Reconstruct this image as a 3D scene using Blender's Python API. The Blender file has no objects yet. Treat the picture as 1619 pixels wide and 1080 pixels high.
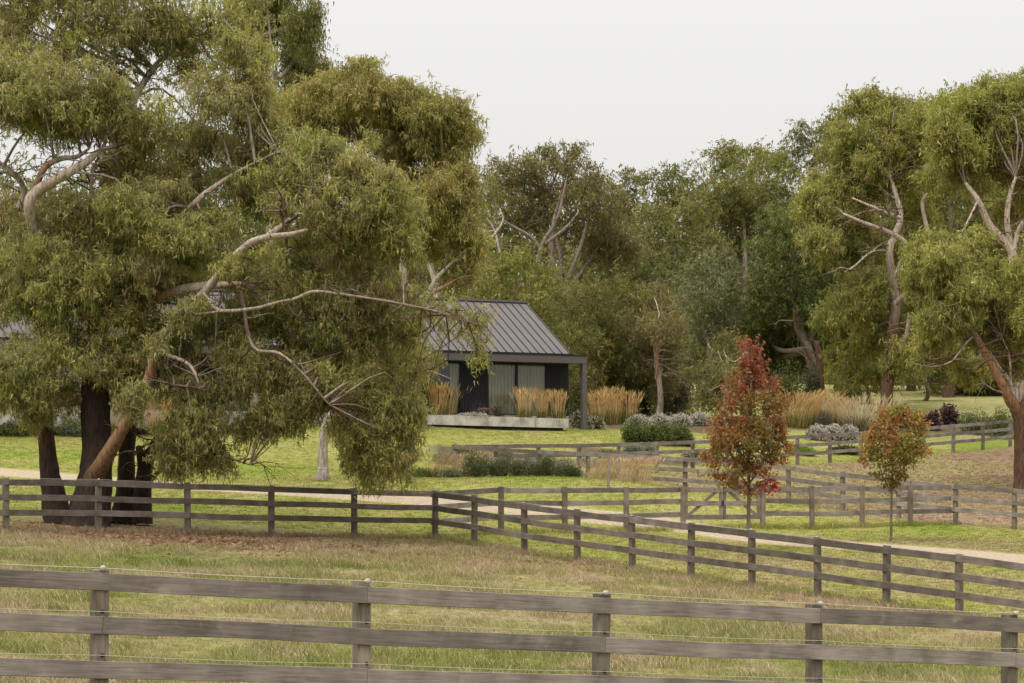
import bpy, math, random
import numpy as np
from mathutils import Vector, Matrix

# ------------------------------------------------------------------ camera, sky, sun, exposure
sc = bpy.context.scene
COL = sc.collection
FPX, CXP, HZ = 4060.0, 809.5, 790.0          # focal length, centre column and horizon row of a 1619 x 1080 frame
cam_d = bpy.data.cameras.new('camera'); cam = bpy.data.objects.new('camera', cam_d); COL.objects.link(cam)
cam_d.sensor_width = 36.0; cam_d.lens = 36.0 * FPX / 1619.0
cam_d.shift_y = (HZ - 540.0) / 1619.0
cam_d.clip_start = 0.5; cam_d.clip_end = 6000
cam.location = (0, 0, 0); cam.rotation_euler = (math.radians(90), 0, 0)
sc.camera = cam

SUN_EL, SUN_AZ = 58.0, -35.0                 # degrees; azimuth measured from straight behind the camera towards the left
wd = bpy.data.worlds.new('World'); sc.world = wd; wd.use_nodes = True
nt = wd.node_tree; nt.nodes.clear()
wo = nt.nodes.new('ShaderNodeOutputWorld'); bg = nt.nodes.new('ShaderNodeBackground')
sky = nt.nodes.new('ShaderNodeTexSky'); sky.sky_type = 'NISHITA'; sky.sun_disc = False
sky.sun_elevation = math.radians(SUN_EL); sky.sun_rotation = math.radians(180 - SUN_AZ)
sky.dust_density = 4.0; sky.air_density = 1.5
# an even cloud deck: thin share of the clear sky behind it, brighter overhead than at the horizon as any overcast sky is
tc = nt.nodes.new('ShaderNodeTexCoord'); sep = nt.nodes.new('ShaderNodeSeparateXYZ')
nt.links.new(tc.outputs['Generated'], sep.inputs[0])
mr = nt.nodes.new('ShaderNodeMapRange'); mr.inputs[1].default_value = 0.0; mr.inputs[2].default_value = 1.0
mr.inputs[3].default_value = 0.45; mr.inputs[4].default_value = 1.75
pz2 = nt.nodes.new('ShaderNodeMath'); pz2.operation = 'POWER'; pz2.use_clamp = True; pz2.inputs[1].default_value = 1.8
nt.links.new(sep.outputs['Z'], pz2.inputs[0]); nt.links.new(pz2.outputs[0], mr.inputs[0])
cl = nt.nodes.new('ShaderNodeMix'); cl.data_type = 'RGBA'; cl.blend_type = 'MULTIPLY'; cl.inputs[0].default_value = 1.0
cl.inputs[6].default_value = (1.0, 0.982, 0.958, 1)
nt.links.new(mr.outputs[0], cl.inputs[7])
sk = nt.nodes.new('ShaderNodeMix'); sk.data_type = 'RGBA'; sk.blend_type = 'MULTIPLY'; sk.inputs[0].default_value = 1.0
sk.inputs[7].default_value = (0.1, 0.1, 0.1, 1)
nt.links.new(sky.outputs[0], sk.inputs[6])
mx = nt.nodes.new('ShaderNodeMix'); mx.data_type = 'RGBA'; mx.inputs[0].default_value = 0.94
nt.links.new(sk.outputs[2], mx.inputs[6]); nt.links.new(cl.outputs[2], mx.inputs[7])
nt.links.new(mx.outputs[2], bg.inputs[0]); bg.inputs[1].default_value = 1.0
nt.links.new(bg.outputs[0], wo.inputs[0])

sl = bpy.data.lights.new('sun', 'SUN'); sun = bpy.data.objects.new('sun', sl); COL.objects.link(sun)
sl.energy = 1.2; sl.angle = math.radians(28); sl.color = (1.0, 0.95, 0.88)
_el, _az = math.radians(SUN_EL), math.radians(SUN_AZ)
_sd = Vector((math.sin(_az) * math.cos(_el), -math.cos(_az) * math.cos(_el), math.sin(_el)))
sun.rotation_euler = _sd.to_track_quat('Z', 'Y').to_euler()
sun.location = _sd * 200
vs = sc.view_settings
vs.view_transform = 'Standard'; vs.look = 'None'; vs.exposure = 0.82; vs.gamma = 1.0; vs.use_curve_mapping = False
cy = sc.cycles
cy.max_bounces = 6; cy.diffuse_bounces = 3; cy.glossy_bounces = 2; cy.transmission_bounces = 3; cy.transparent_max_bounces = 6
cy.use_adaptive_sampling = True; cy.adaptive_threshold = 0.02
cy.sample_clamp_indirect = 4.0

# ------------------------------------------------------------------ helpers
def WX(px, D): return (px - CXP) * D / FPX
def WZ(py, D): return (HZ - py) * D / FPX
def P(px, py, D): return np.array([WX(px, D), D, WZ(py, D)])
def PXM(D): return FPX / D

_perm = np.random.RandomState(7).rand(512, 512)
def vnoise(x, y):
    x = np.asarray(x, float); y = np.asarray(y, float)
    xi = np.floor(x).astype(int); yi = np.floor(y).astype(int)
    fx = x - xi; fy = y - yi
    fx = fx * fx * (3 - 2 * fx); fy = fy * fy * (3 - 2 * fy)
    g = lambda a, b: _perm[a % 512, b % 512]
    return (g(xi, yi) * (1 - fx) + g(xi + 1, yi) * fx) * (1 - fy) + (g(xi, yi + 1) * (1 - fx) + g(xi + 1, yi + 1) * fx) * fy
def fbm(x, y, o=4):
    s = 0; a = .5; n = 0
    for k in range(o):
        s = s + a * vnoise(x * 2 ** k + 17.3 * k, y * 2 ** k + 5.1 * k); n += a; a *= .55
    return s / n

def fast_mesh(name, V, F, C=None):
    """V (n,3); F list of int arrays each (m,k) ; C (n,3) colour"""
    me = bpy.data.meshes.new(name)
    V = np.asarray(V, np.float32)
    me.vertices.add(len(V)); me.vertices.foreach_set('co', V.ravel())
    loops = np.concatenate([f.ravel() for f in F]).astype(np.int32)
    tot = np.concatenate([np.full(len(f), f.shape[1]) for f in F]).astype(np.int32)
    st = np.concatenate([[0], np.cumsum(tot)[:-1]]).astype(np.int32)
    me.loops.add(len(loops)); me.loops.foreach_set('vertex_index', loops)
    me.polygons.add(len(tot)); me.polygons.foreach_set('loop_start', st)
    if C is not None:
        ca = me.color_attributes.new('Col', 'FLOAT_COLOR', 'POINT')
        c4 = np.ones((len(V), 4), np.float32); c4[:, :3] = C
        ca.data.foreach_set('color', c4.ravel())
    me.update(calc_edges=True)
    return me

def link(name, me, mat=None, parent=None, smooth=False):
    o = bpy.data.objects.new(name, me); COL.objects.link(o)
    if mat is not None and me is not None and not me.materials: me.materials.append(mat)
    if parent is not None: o.parent = parent
    if me is not None and (smooth or 0 < len(me.polygons) < 6000):
        me.polygons.foreach_set('use_smooth', np.full(len(me.polygons), bool(smooth))); me.update()
    return o
def empty(name, loc=(0, 0, 0), rz=0.0):
    o = bpy.data.objects.new(name, None); COL.objects.link(o)
    o.location = loc; o.rotation_euler = (0, 0, rz); o.empty_display_size = .3
    return o
def tag(o, label=None, cat=None, group=None, kind=None):
    if label: o['label'] = label
    if cat: o['category'] = cat
    if group: o['group'] = group
    if kind: o['kind'] = kind
    return o

class MB:
    def __init__(s): s.v = []; s.f = {3: [], 4: []}; s.c = []; s.n = 0
    def add(s, V, F, C):
        V = np.asarray(V, float); F = np.asarray(F, int)
        s.v.append(V); s.f[F.shape[1]].append(F + s.n); s.n += len(V)
        C = np.asarray(C, float)
        s.c.append(np.broadcast_to(C, (len(V), 3)) if C.ndim == 1 else C)
    def more(s, V, groups, C):
        V = np.asarray(V, float)
        s.v.append(V); C = np.asarray(C, float)
        s.c.append(np.broadcast_to(C, (len(V), 3)) if C.ndim == 1 else C)
        for F in groups:
            F = np.asarray(F, int); s.f[F.shape[1]].append(F + s.n)
        s.n += len(V)
    def box(s, x0, x1, y0, y1, z0, z1, C=(1, 1, 1)):
        V = [(x0, y0, z0), (x1, y0, z0), (x1, y1, z0), (x0, y1, z0), (x0, y0, z1), (x1, y0, z1), (x1, y1, z1), (x0, y1, z1)]
        s.add(V, [(0, 3, 2, 1), (4, 5, 6, 7), (0, 1, 5, 4), (1, 2, 6, 5), (2, 3, 7, 6), (3, 0, 4, 7)], np.array(C, float)); return s
    def build(s, name, mat, parent=None, smooth=False, origin=None):
        V = np.concatenate(s.v); C = np.concatenate(s.c)
        if origin is not None: V = V - np.asarray(origin)
        F = [np.concatenate(a) for a in s.f.values() if a]
        me = fast_mesh(name, V, F, C)
        o = link(name, me, mat, parent, smooth)
        if origin is not None: o.location = origin
        return o

def catmull(pts, n):
    pts = np.asarray(pts, float)
    if len(pts) < 3:
        t = np.linspace(0, 1, n + 1)[:, None]; return pts[0] * (1 - t) + pts[-1] * t
    p = np.vstack([2 * pts[0] - pts[1], pts, 2 * pts[-1] - pts[-2]])
    out = []
    for i in range(1, len(p) - 2):
        t = np.linspace(0, 1, n, endpoint=False)[:, None]
        out.append(.5 * (2 * p[i] + (p[i + 1] - p[i - 1]) * t + (2 * p[i - 1] - 5 * p[i] + 4 * p[i + 1] - p[i + 2]) * t ** 2 + (-p[i - 1] + 3 * p[i] - 3 * p[i + 1] + p[i + 2]) * t ** 3))
    out.append(p[-2][None]); return np.vstack(out)

def tube(mb, pts, rad, cols, sides=8, n=4, rough=0.0, rng=None):
    """tapered limb through pts (world), rad and cols given per point"""
    pts = np.asarray(pts, float); rad = np.asarray(rad, float); cols = np.asarray(cols, float)
    if cols.ndim == 1: cols = np.tile(cols, (len(pts), 1))
    path = catmull(pts, n) if n > 1 else pts
    m = len(path); t = np.linspace(0, len(pts) - 1, m)
    r = np.interp(t, np.arange(len(pts)), rad)
    c = np.stack([np.interp(t, np.arange(len(pts)), cols[:, k]) for k in range(3)], 1)
    tan = np.gradient(path, axis=0); tan /= np.linalg.norm(tan, axis=1)[:, None] + 1e-9
    up = np.tile(np.array([0.31, -0.93, 0.17]), (m, 1))
    a = np.cross(tan, up); a /= np.linalg.norm(a, axis=1)[:, None] + 1e-9
    b = np.cross(tan, a)
    th = np.linspace(0, 2 * np.pi, sides, endpoint=False)
    rr = r[:, None] * np.ones((1, sides))
    if rough and rng is not None:
        lobes = 1 + rough * rng.normal(size=(1, sides)) * .7 + rough * rng.normal(size=(m, sides)) * .6
        rr = rr * np.clip(lobes, .6, 1.5)
    V = path[:, None, :] + rr[:, :, None] * (np.cos(th)[None, :, None] * a[:, None, :] + np.sin(th)[None, :, None] * b[:, None, :])
    V = V.reshape(-1, 3)
    i = np.arange(m - 1)[:, None] * sides; j = np.arange(sides)[None, :]; j2 = (j + 1) % sides
    F = np.stack([i + j, i + j2, i + sides + j2, i + sides + j], -1).reshape(-1, 4)
    Vt = np.vstack([V, path[-1][None] + tan[-1][None] * r[-1] * .5])
    cap = np.stack([(m - 1) * sides + np.arange(sides), (m - 1) * sides + (np.arange(sides) + 1) % sides, np.full(sides, m * sides)], -1)
    C = np.repeat(c, sides, 0); C = np.vstack([C, c[-1][None]])
    mb.more(Vt, [F, cap], C)
    return path

# ------------------------------------------------------------------ materials
def new_mat(name):
    m = bpy.data.materials.new(name); m.use_nodes = True
    n = m.node_tree.nodes; b = n.get('Principled BSDF')
    return m, n, m.node_tree.links, b
def N(n, t, **k):
    o = n.new(t)
    for a, v in k.items(): setattr(o, a, v)
    return o
def plain(name, col, rough=.6, metal=0.0, var=.12, scale=3.0, spec=.3, bump=0.0):
    m, n, l, b = new_mat(name)
    b.inputs['Roughness'].default_value = rough; b.inputs['Metallic'].default_value = metal
    b.inputs['Specular IOR Level'].default_value = spec
    tx = N(n, 'ShaderNodeTexCoord'); nz = N(n, 'ShaderNodeTexNoise'); nz.inputs['Scale'].default_value = scale; nz.inputs['Detail'].default_value = 6
    l.new(tx.outputs['Object'], nz.inputs['Vector'])
    rp = N(n, 'ShaderNodeValToRGB'); e = rp.color_ramp.elements
    e[0].position = .3; e[1].position = .72
    e[0].color = (*[c * (1 - var) for c in col], 1); e[1].color = (*[min(1, c * (1 + var)) for c in col], 1)
    l.new(nz.outputs[0], rp.inputs[0]); l.new(rp.outputs[0], b.inputs['Base Color'])
    if bump:
        bp = N(n, 'ShaderNodeBump'); bp.inputs['Strength'].default_value = bump; bp.inputs['Distance'].default_value = .02
        l.new(nz.outputs[0], bp.inputs['Height']); l.new(bp.outputs[0], b.inputs['Normal'])
    return m

def leaf_mat(name, rough=.5, trans=.42, spec=.3):
    m, n, l, b = new_mat(name)
    at = N(n, 'ShaderNodeAttribute', attribute_name='Col')
    l.new(at.outputs['Color'], b.inputs['Base Color'])
    b.inputs['Roughness'].default_value = rough; b.inputs['Specular IOR Level'].default_value = spec
    tr = N(n, 'ShaderNodeBsdfTranslucent'); hs = N(n, 'ShaderNodeHueSaturation')
    hs.inputs['Saturation'].default_value = 1.15; hs.inputs['Value'].default_value = 1.2
    l.new(at.outputs['Color'], hs.inputs['Color']); l.new(hs.outputs[0], tr.inputs['Color'])
    mx = N(n, 'ShaderNodeMixShader'); mx.inputs[0].default_value = trans
    l.new(b.outputs[0], mx.inputs[1]); l.new(tr.outputs[0], mx.inputs[2])
    l.new(mx.outputs[0], n.get('Material Output').inputs[0])
    return m
M_leaf = leaf_mat('gum leaf')
M_blade = leaf_mat('dry blade', rough=.7, trans=.3, spec=.1)

def bark_mat():
    m, n, l, b = new_mat('bark')
    at = N(n, 'ShaderNodeAttribute', attribute_name='Col')
    geo = N(n, 'ShaderNodeNewGeometry')
    mp = N(n, 'ShaderNodeMapping'); mp.inputs['Scale'].default_value = (7, 7, 1.6)
    l.new(geo.outputs['Position'], mp.inputs[0])
    nz = N(n, 'ShaderNodeTexNoise'); nz.inputs['Scale'].default_value = 2.0; nz.inputs['Detail'].default_value = 8; nz.inputs['Roughness'].default_value = .65
    l.new(mp.outputs[0], nz.inputs['Vector'])
    rp = N(n, 'ShaderNodeValToRGB'); e = rp.color_ramp.elements
    e[0].position = .35; e[0].color = (.45, .42, .40, 1); e[1].position = .65; e[1].color = (1.25, 1.2, 1.15, 1)
    l.new(nz.outputs[0], rp.inputs[0])
    mu = N(n, 'ShaderNodeMix', data_type='RGBA', blend_type='MULTIPLY'); mu.inputs[0].default_value = 1
    l.new(at.outputs['Color'], mu.inputs[6]); l.new(rp.outputs[0], mu.inputs[7])
    l.new(mu.outputs[2], b.inputs['Base Color'])
    b.inputs['Roughness'].default_value = .85; b.inputs['Specular IOR Level'].default_value = .15
    bp = N(n, 'ShaderNodeBump'); bp.inputs['Strength'].default_value = .7; bp.inputs['Distance'].default_value = .05
    l.new(nz.outputs[0], bp.inputs['Height']); l.new(bp.outputs[0], b.inputs['Normal'])
    return m
M_bark = bark_mat()

def wood_mat(name, lo, hi):
    """weathered sawn timber: grain runs along local X"""
    m, n, l, b = new_mat(name)
    tx = N(n, 'ShaderNodeTexCoord'); oi = N(n, 'ShaderNodeObjectInfo')
    mul = N(n, 'ShaderNodeMath', operation='MULTIPLY'); mul.inputs[1].default_value = 90
    l.new(oi.outputs['Random'], mul.inputs[0])
    ad = N(n, 'ShaderNodeVectorMath', operation='ADD'); l.new(tx.outputs['Object'], ad.inputs[0]); l.new(mul.outputs[0], ad.inputs[1])
    mp = N(n, 'ShaderNodeMapping'); mp.inputs['Scale'].default_value = (1.3, 22, 22); l.new(ad.outputs[0], mp.inputs[0])
    g = N(n, 'ShaderNodeTexNoise'); g.inputs['Scale'].default_value = 2.2; g.inputs['Detail'].default_value = 8; g.inputs['Distortion'].default_value = .6
    l.new(mp.outputs[0], g.inputs['Vector'])
    bl = N(n, 'ShaderNodeTexNoise'); bl.inputs['Scale'].default_value = 2.6; bl.inputs['Detail'].default_value = 5; l.new(ad.outputs[0], bl.inputs['Vector'])
    mixf = N(n, 'ShaderNodeMath', operation='MULTIPLY_ADD'); l.new(g.outputs[0], mixf.inputs[0]); mixf.inputs[1].default_value = .55
    b2 = N(n, 'ShaderNodeMath', operation='MULTIPLY_ADD'); l.new(bl.outputs[0], b2.inputs[0]); b2.inputs[1].default_value = .75; b2.inputs[2].default_value = -.15
    l.new(b2.outputs[0], mixf.inputs[2])
    rp = N(n, 'ShaderNodeValToRGB'); e = rp.color_ramp.elements
    e[0].position = .33; e[0].color = (*lo, 1); e[1].position = .72; e[1].color = (*hi, 1)
    l.new(mixf.outputs[0], rp.inputs[0])
    rr = N(n, 'ShaderNodeMapRange'); rr.inputs[3].default_value = .72; rr.inputs[4].default_value = 1.22; l.new(oi.outputs['Random'], rr.inputs[0])
    mu = N(n, 'ShaderNodeMix', data_type='RGBA', blend_type='MULTIPLY'); mu.inputs[0].default_value = 1
    l.new(rp.outputs[0], mu.inputs[6]); l.new(rr.outputs[0], mu.inputs[7])
    # pale lichen and water stain
    li = N(n, 'ShaderNodeTexNoise'); li.inputs['Scale'].default_value = 5.5; li.inputs['Detail'].default_value = 9; l.new(ad.outputs[0], li.inputs['Vector'])
    lr = N(n, 'ShaderNodeMapRange'); lr.inputs[1].default_value = .60; lr.inputs[2].default_value = .78; lr.inputs[3].default_value = 0; lr.inputs[4].default_value = .45; l.new(li.outputs[0], lr.inputs[0])
    m2 = N(n, 'ShaderNodeMix', data_type='RGBA'); l.new(lr.outputs[0], m2.inputs[0]); l.new(mu.outputs[2], m2.inputs[6]); m2.inputs[7].default_value = (hi[0] * 1.35, hi[1] * 1.36, hi[2] * 1.2, 1)
    l.new(m2.outputs[2], b.inputs['Base Color'])
    b.inputs['Roughness'].default_value = .85; b.inputs['Specular IOR Level'].default_value = .2
    bp = N(n, 'ShaderNodeBump'); bp.inputs['Strength'].default_value = .35; bp.inputs['Distance'].default_value = .01
    l.new(g.outputs[0], bp.inputs['Height']); l.new(bp.outputs[0], b.inputs['Normal'])
    return m
M_rail = wood_mat('weathered rail', (.128, .105, .090), (.300, .258, .222))
M_post = wood_mat('weathered post', (.115, .093, .070), (.265, .222, .172))

# ------------------------------------------------------------------ terrain (a smooth surface through surveyed ground points)
ctl = []
def cp(px, py, D): p = P(px, py, D); ctl.append((p[0], p[1], p[2]))
def cz(x, y, z): ctl.append((x, y, z))
NEAR_C, NEAR_D0 = 0.0557, 21.95
def near_post(k):
    D = NEAR_D0 * (1 + NEAR_C * k)
    px = 156 + 440.2 * k / (1 + NEAR_C * k)
    top = WZ(900.5 + 21.6 * k / (1 + NEAR_C * k), D)
    return WX(px, D), D, top
for k in range(-2, 7):
    x, y, t = near_post(k); cz(x, y, t - 1.32)
for x, z in ((-9, -1.55), (-3, -1.7), (3, -1.85), (9, -2.1), (18, -2.6)): cz(x, 0, z)
for x, z in ((-9, -1.6), (0, -1.75), (9, -2.2)): cz(x, 10, z)
MIDL = [(-280, 844, 59.2), (-135, 843, 60.8), (10, 841.5, 62.5), (155, 842, 64.2), (297, 845, 65.8), (429, 848, 67.4), (560, 850, 69.0), (688, 852, 70.5)]
MIDR = [(688, 852, 70.5), (750, 861, 68.6), (829, 876, 66.6), (913, 888, 64.7), (1000, 901, 62.8), (1092, 915, 60.9), (1189, 929, 58.9), (1293, 944, 57.0), (1401, 960, 55.0), (1517, 977, 53.0), (1645, 997, 50.9), (1780, 1016, 49)]
FB = [(688, 852, 70.5), (792, 843, 73.0), (893, 842, 75.2), (990, 840, 77.0), (1080, 837, 78.4), (1206, 835, 80.2), (1284, 835.5, 81.0), (1363, 833, 82.0), (1439, 831, 83.0), (1511, 829, 84.0)]
FC_D = [99.0, 97.5, 96.0, 94.5, 93.0, 91.5, 90.0, 88.5, 87.0, 85.5, 84.0, 82.4, 80.9]
FC_X = [719, 784, 854, 930, 1006, 1083, 1165, 1247, 1332, 1421, 1511, 1604, 1702]
FC_B = [757, 762, 767, 771, 776, 781, 787, 796, 808, 819, 829, 837, 846]
FC = list(zip(FC_X, FC_B, FC_D))
FD_X = [719, 785, 852, 916, 977, 1038, 1095, 1150, 1206, 1261, 1312, 1362, 1411, 1460, 1507, 1554, 1597]
FD = [(x, b, 99 + 1.5 * i) for i, (x, b) in enumerate(zip(FD_X, np.interp(FD_X, [719, 916, 1038, 1150, 1261, 1312, 1411, 1507, 1554, 1597], [757, 753, 748, 743, 735, 732, 724, 715, 711, 706])))]
for t in (MIDL, MIDR, FB, FC, FD):
    for q in t[(1 if t in (MIDR, FB, FD) else 0):]: cp(*q)
# driveway, mound crest, lawns, house platform, far paddock, wooded slope
for q in [(0, 748, 90), (345, 772, 83), (560, 786, 79), (700, 795, 78), (850, 804, 79), (1000, 818, 79.5), (1619, 886, 68), (1408, 857, 75.5),
          (560, 765, 86), (700, 757, 91), (850, 756, 91), (950, 758, 89.5), (1060, 771, 86.5), (1140, 790, 84),
          (0, 705, 104), (250, 700, 106), (480, 720, 100), (150, 675, 115), (400, 678, 115), (-200, 675, 112),
          (633, 672, 111.5), (760, 678, 114.5), (898, 683, 117), (860, 705, 110), (1000, 676, 124), (1150, 672, 126),
          (1100, 650, 140), (1110, 622, 165), (1330, 640, 145), (1500, 640, 145), (1560, 613, 180), (1330, 611, 182), (1610, 775, 97), (1700, 740, 108),
          (1800, 700, 124), (1750, 613, 182)]: cp(*q)
HOUSE_Z = 3.62
for x, y, z in ((-6, 124, 3.62), (-12, 120, 3.6), (-20, 116, 3.6), (2, 131, 3.9), (-25, 124, 3.9), (-6, 136, 4.3),
                (-35, 140, 5), (-20, 160, 7), (0, 175, 8.6), (-50, 90, 1.4), (-40, 60, -.5), (45, 60, -3.5), (50, 90, .2), (55, 130, 4),
                (-60, 200, 11), (-20, 200, 10.3), (20, 205, 9.6), (60, 200, 9.5), (-60, 260, 17), (0, 260, 16), (60, 260, 16), (-60, 330, 24), (0, 330, 23), (60, 330, 22), (30, -10, -3), (-30, -10, -1)):
    cz(x, y, z)
ctl = np.array(ctl)
_S = 50.0
def _phi(r2): return .5 * r2 * np.log(r2 + 1e-12)
def _fit():
    A = ctl[:, :2] / _S; n = len(A)
    K = _phi(((A[:, None] - A[None]) ** 2).sum(-1)) + np.eye(n) * 2e-4
    Pm = np.hstack([np.ones((n, 1)), A]); L = np.zeros((n + 3, n + 3))
    L[:n, :n] = K; L[:n, n:] = Pm; L[n:, :n] = Pm.T
    return A, np.linalg.solve(L, np.concatenate([ctl[:, 2], np.zeros(3)]))
_A, _w = _fit()
def TZ(x, y):
    x = np.clip(np.asarray(x, float), -70, 62); y = np.clip(np.asarray(y, float), -12, 335)
    sh = x.shape; q = np.stack([x.ravel(), y.ravel()], -1) / _S
    out = np.empty(len(q))
    for i in range(0, len(q), 20000):
        s = q[i:i + 20000]
        K = _phi(((s[:, None] - _A[None]) ** 2).sum(-1))
        out[i:i + 20000] = K @ _w[:len(_A)] + _w[len(_A)] + s @ _w[len(_A) + 1:]
    return out.reshape(sh)
def tz(x, y): return float(TZ(np.array([x]), np.array([y]))[0])

def seg_dist(x, y, pts):
    d = np.full(np.shape(x), 1e9)
    for (ax, ay), (bx, by) in zip(pts[:-1], pts[1:]):
        vx, vy = bx - ax, by - ay
        t = np.clip(((x - ax) * vx + (y - ay) * vy) / (vx * vx + vy * vy), 0, 1)
        d = np.minimum(d, np.hypot(x - ax - t * vx, y - ay - t * vy))
    return d
XY = lambda L: [(WX(px, D), D) for px, _, D in L]
midline = XY(MIDL) + XY(MIDR)[1:]
MIDX = np.array([p[0] for p in midline]); MIDY = np.array([p[1] for p in midline])
DRIVE = [(WX(px, D), D) for px, D in ((-420, 97), (-150, 93.5), (0, 90.5), (160, 87), (345, 83), (560, 79.5), (700, 78.3), (850, 78.6), (1000, 79.0), (1110, 78.6), (1215, 77.0), (1300, 74.8), (1400, 72.6), (1500, 70.6), (1619, 68.4), (1760, 66), (1950, 63))]
SS = lambda a, b, v: np.clip((v - a) / (b - a), 0, 1) ** 2 * (3 - 2 * np.clip((v - a) / (b - a), 0, 1))
FCX = np.array([WX(x, d) for x, _, d in FC]); FCY = np.array([d for _, _, d in FC])
FDX = np.array([WX(x, d) for x, _, d in FD] + [40]); FDY = np.array([d for _, _, d in FD] + [135])
def mixc(a, b, t): return a * (1 - t[..., None]) + np.asarray(b) * t[..., None]
def gcol(x, y):
    """albedo of the ground cover: what grows or lies at this spot"""
    x = np.asarray(x, float); y = np.asarray(y, float)
    n1 = fbm(x * .22, y * .12, 4); n2 = fbm(x * 1.1 + 40, y * .6 + 9, 5); n3 = fbm(x * .07 + 3, y * .07 + 70, 3)
    green = np.array([.160, .185, .045]); olive = np.array([.225, .215, .082]); tan = np.array([.325, .262, .165])
    c = np.broadcast_to(olive, x.shape + (3,))
    c = mixc(c, green, SS(.40, .60, n1 * .6 + n2 * .4))
    tanm = SS(.46, .66, .55 * n2 + .45 * fbm(x * .3 + 90, y * .25 + 33, 4))
    c = mixc(c, tan, tanm * .62)
    # dry strip along the right arm of the middle fence and the green bands
    dmid = np.interp(x, MIDX, MIDY) - y
    rightarm = SS(-2, 1.5, x)
    c = mixc(c, [.290, .228, .140], rightarm * np.exp(-((dmid - 1.5) / 4.5) ** 2) * SS(.36, .55, n2) * .85)
    band = np.exp(-(((y - 57.5 - .2 * x) / 2.3) ** 2)) * (1 - SS(2, 5, x))
    c = mixc(c, [.105, .150, .020], band * SS(.36, .56, n1) * .95)
    # leaf litter and bare soil under the big gum
    ud = np.hypot((x + 9.5) / 9.0, (y - 66.0) / 5.2)
    lit = (1 - SS(.45, 1.15, ud + (n2 - .5) * .9))
    c = mixc(c, [.185, .130, .078], lit * .72)
    # mown lawn beyond the middle fence
    lawn = SS(-.2, .8, -dmid) * (1 - SS(122, 128, y))
    lc = mixc(np.broadcast_to(np.array([.215, .230, .054]), x.shape + (3,)), [.262, .250, .085], SS(.42, .66, n2))
    lc = mixc(lc, [.170, .215, .034], SS(.54, .70, n1))
    c = c * (1 - (lawn * (1 - lit * .95))[..., None]) + lc * (lawn * (1 - lit * .95))[..., None]
    # litter paddock between the two far fences
    fcy = np.interp(x, FCX, FCY); fdy = np.interp(x, FDX, FDY)
    pad = SS(-.3, .5, y - fcy) * SS(-.3, .5, fdy - y) * SS(-2.2, -1.0, x)
    pc = mixc(np.broadcast_to(np.array([.235, .208, .092]), x.shape + (3,)), [.225, .160, .098], SS(.44, .66, n2 * .6 + n1 * .4))
    c = c * (1 - pad[..., None]) + pc * pad[..., None]
    dry = SS(2.5, 7, x) * (1 - SS(76, 82, y)) * SS(-.2, .8, -dmid) * SS(.40, .55, n2 * .5 + n1 * .5)
    c = mixc(c, [.235, .195, .095], dry * .8)
    sand = np.exp(-(((x - 14.2) / 3.2) ** 2 + ((y - 86.5) / 2.0) ** 2)) * SS(-.2, .5, y - np.interp(x, [8, 30], [80.5, 84]))
    c = mixc(c, [.27, .195, .135], np.clip(sand * 1.3, 0, 1) * .85)
    # far dry paddock and forest floor
    far = SS(126, 134, y)
    fc = mixc(np.broadcast_to(np.array([.265, .245, .105]), x.shape + (3,)), [.205, .215, .070], SS(.45, .62, n2))
    c = mixc(c, [0, 0, 0], far) + fc * far[..., None]
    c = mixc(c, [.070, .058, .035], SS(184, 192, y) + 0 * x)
    # garden bed mulch
    for bx, by, rx, ry in BEDS:
        d = np.hypot((x - bx) / rx, (y - by) / ry) + (n2 - .5) * .35
        c = mixc(c, [.105, .082, .050], 1 - SS(.75, 1.0, d))
    return c
BEDS = [(WX(800, 95), 94.3, 4.4, 1.5), (WX(960, 122), 124.5, 4.4, 2.6), (WX(1060, 123), 124.5, 5.5, 3.2), (WX(1300, 128), 129, 7.2, 4.0), (WX(1480, 130), 131, 6, 3.5), (WX(100, 112), 111.5, 7, 1.6), (WX(790, 106), 106, 3.6, 1.3), (WX(1010, 109), 110.5, 3.4, 1.6)]

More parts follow.
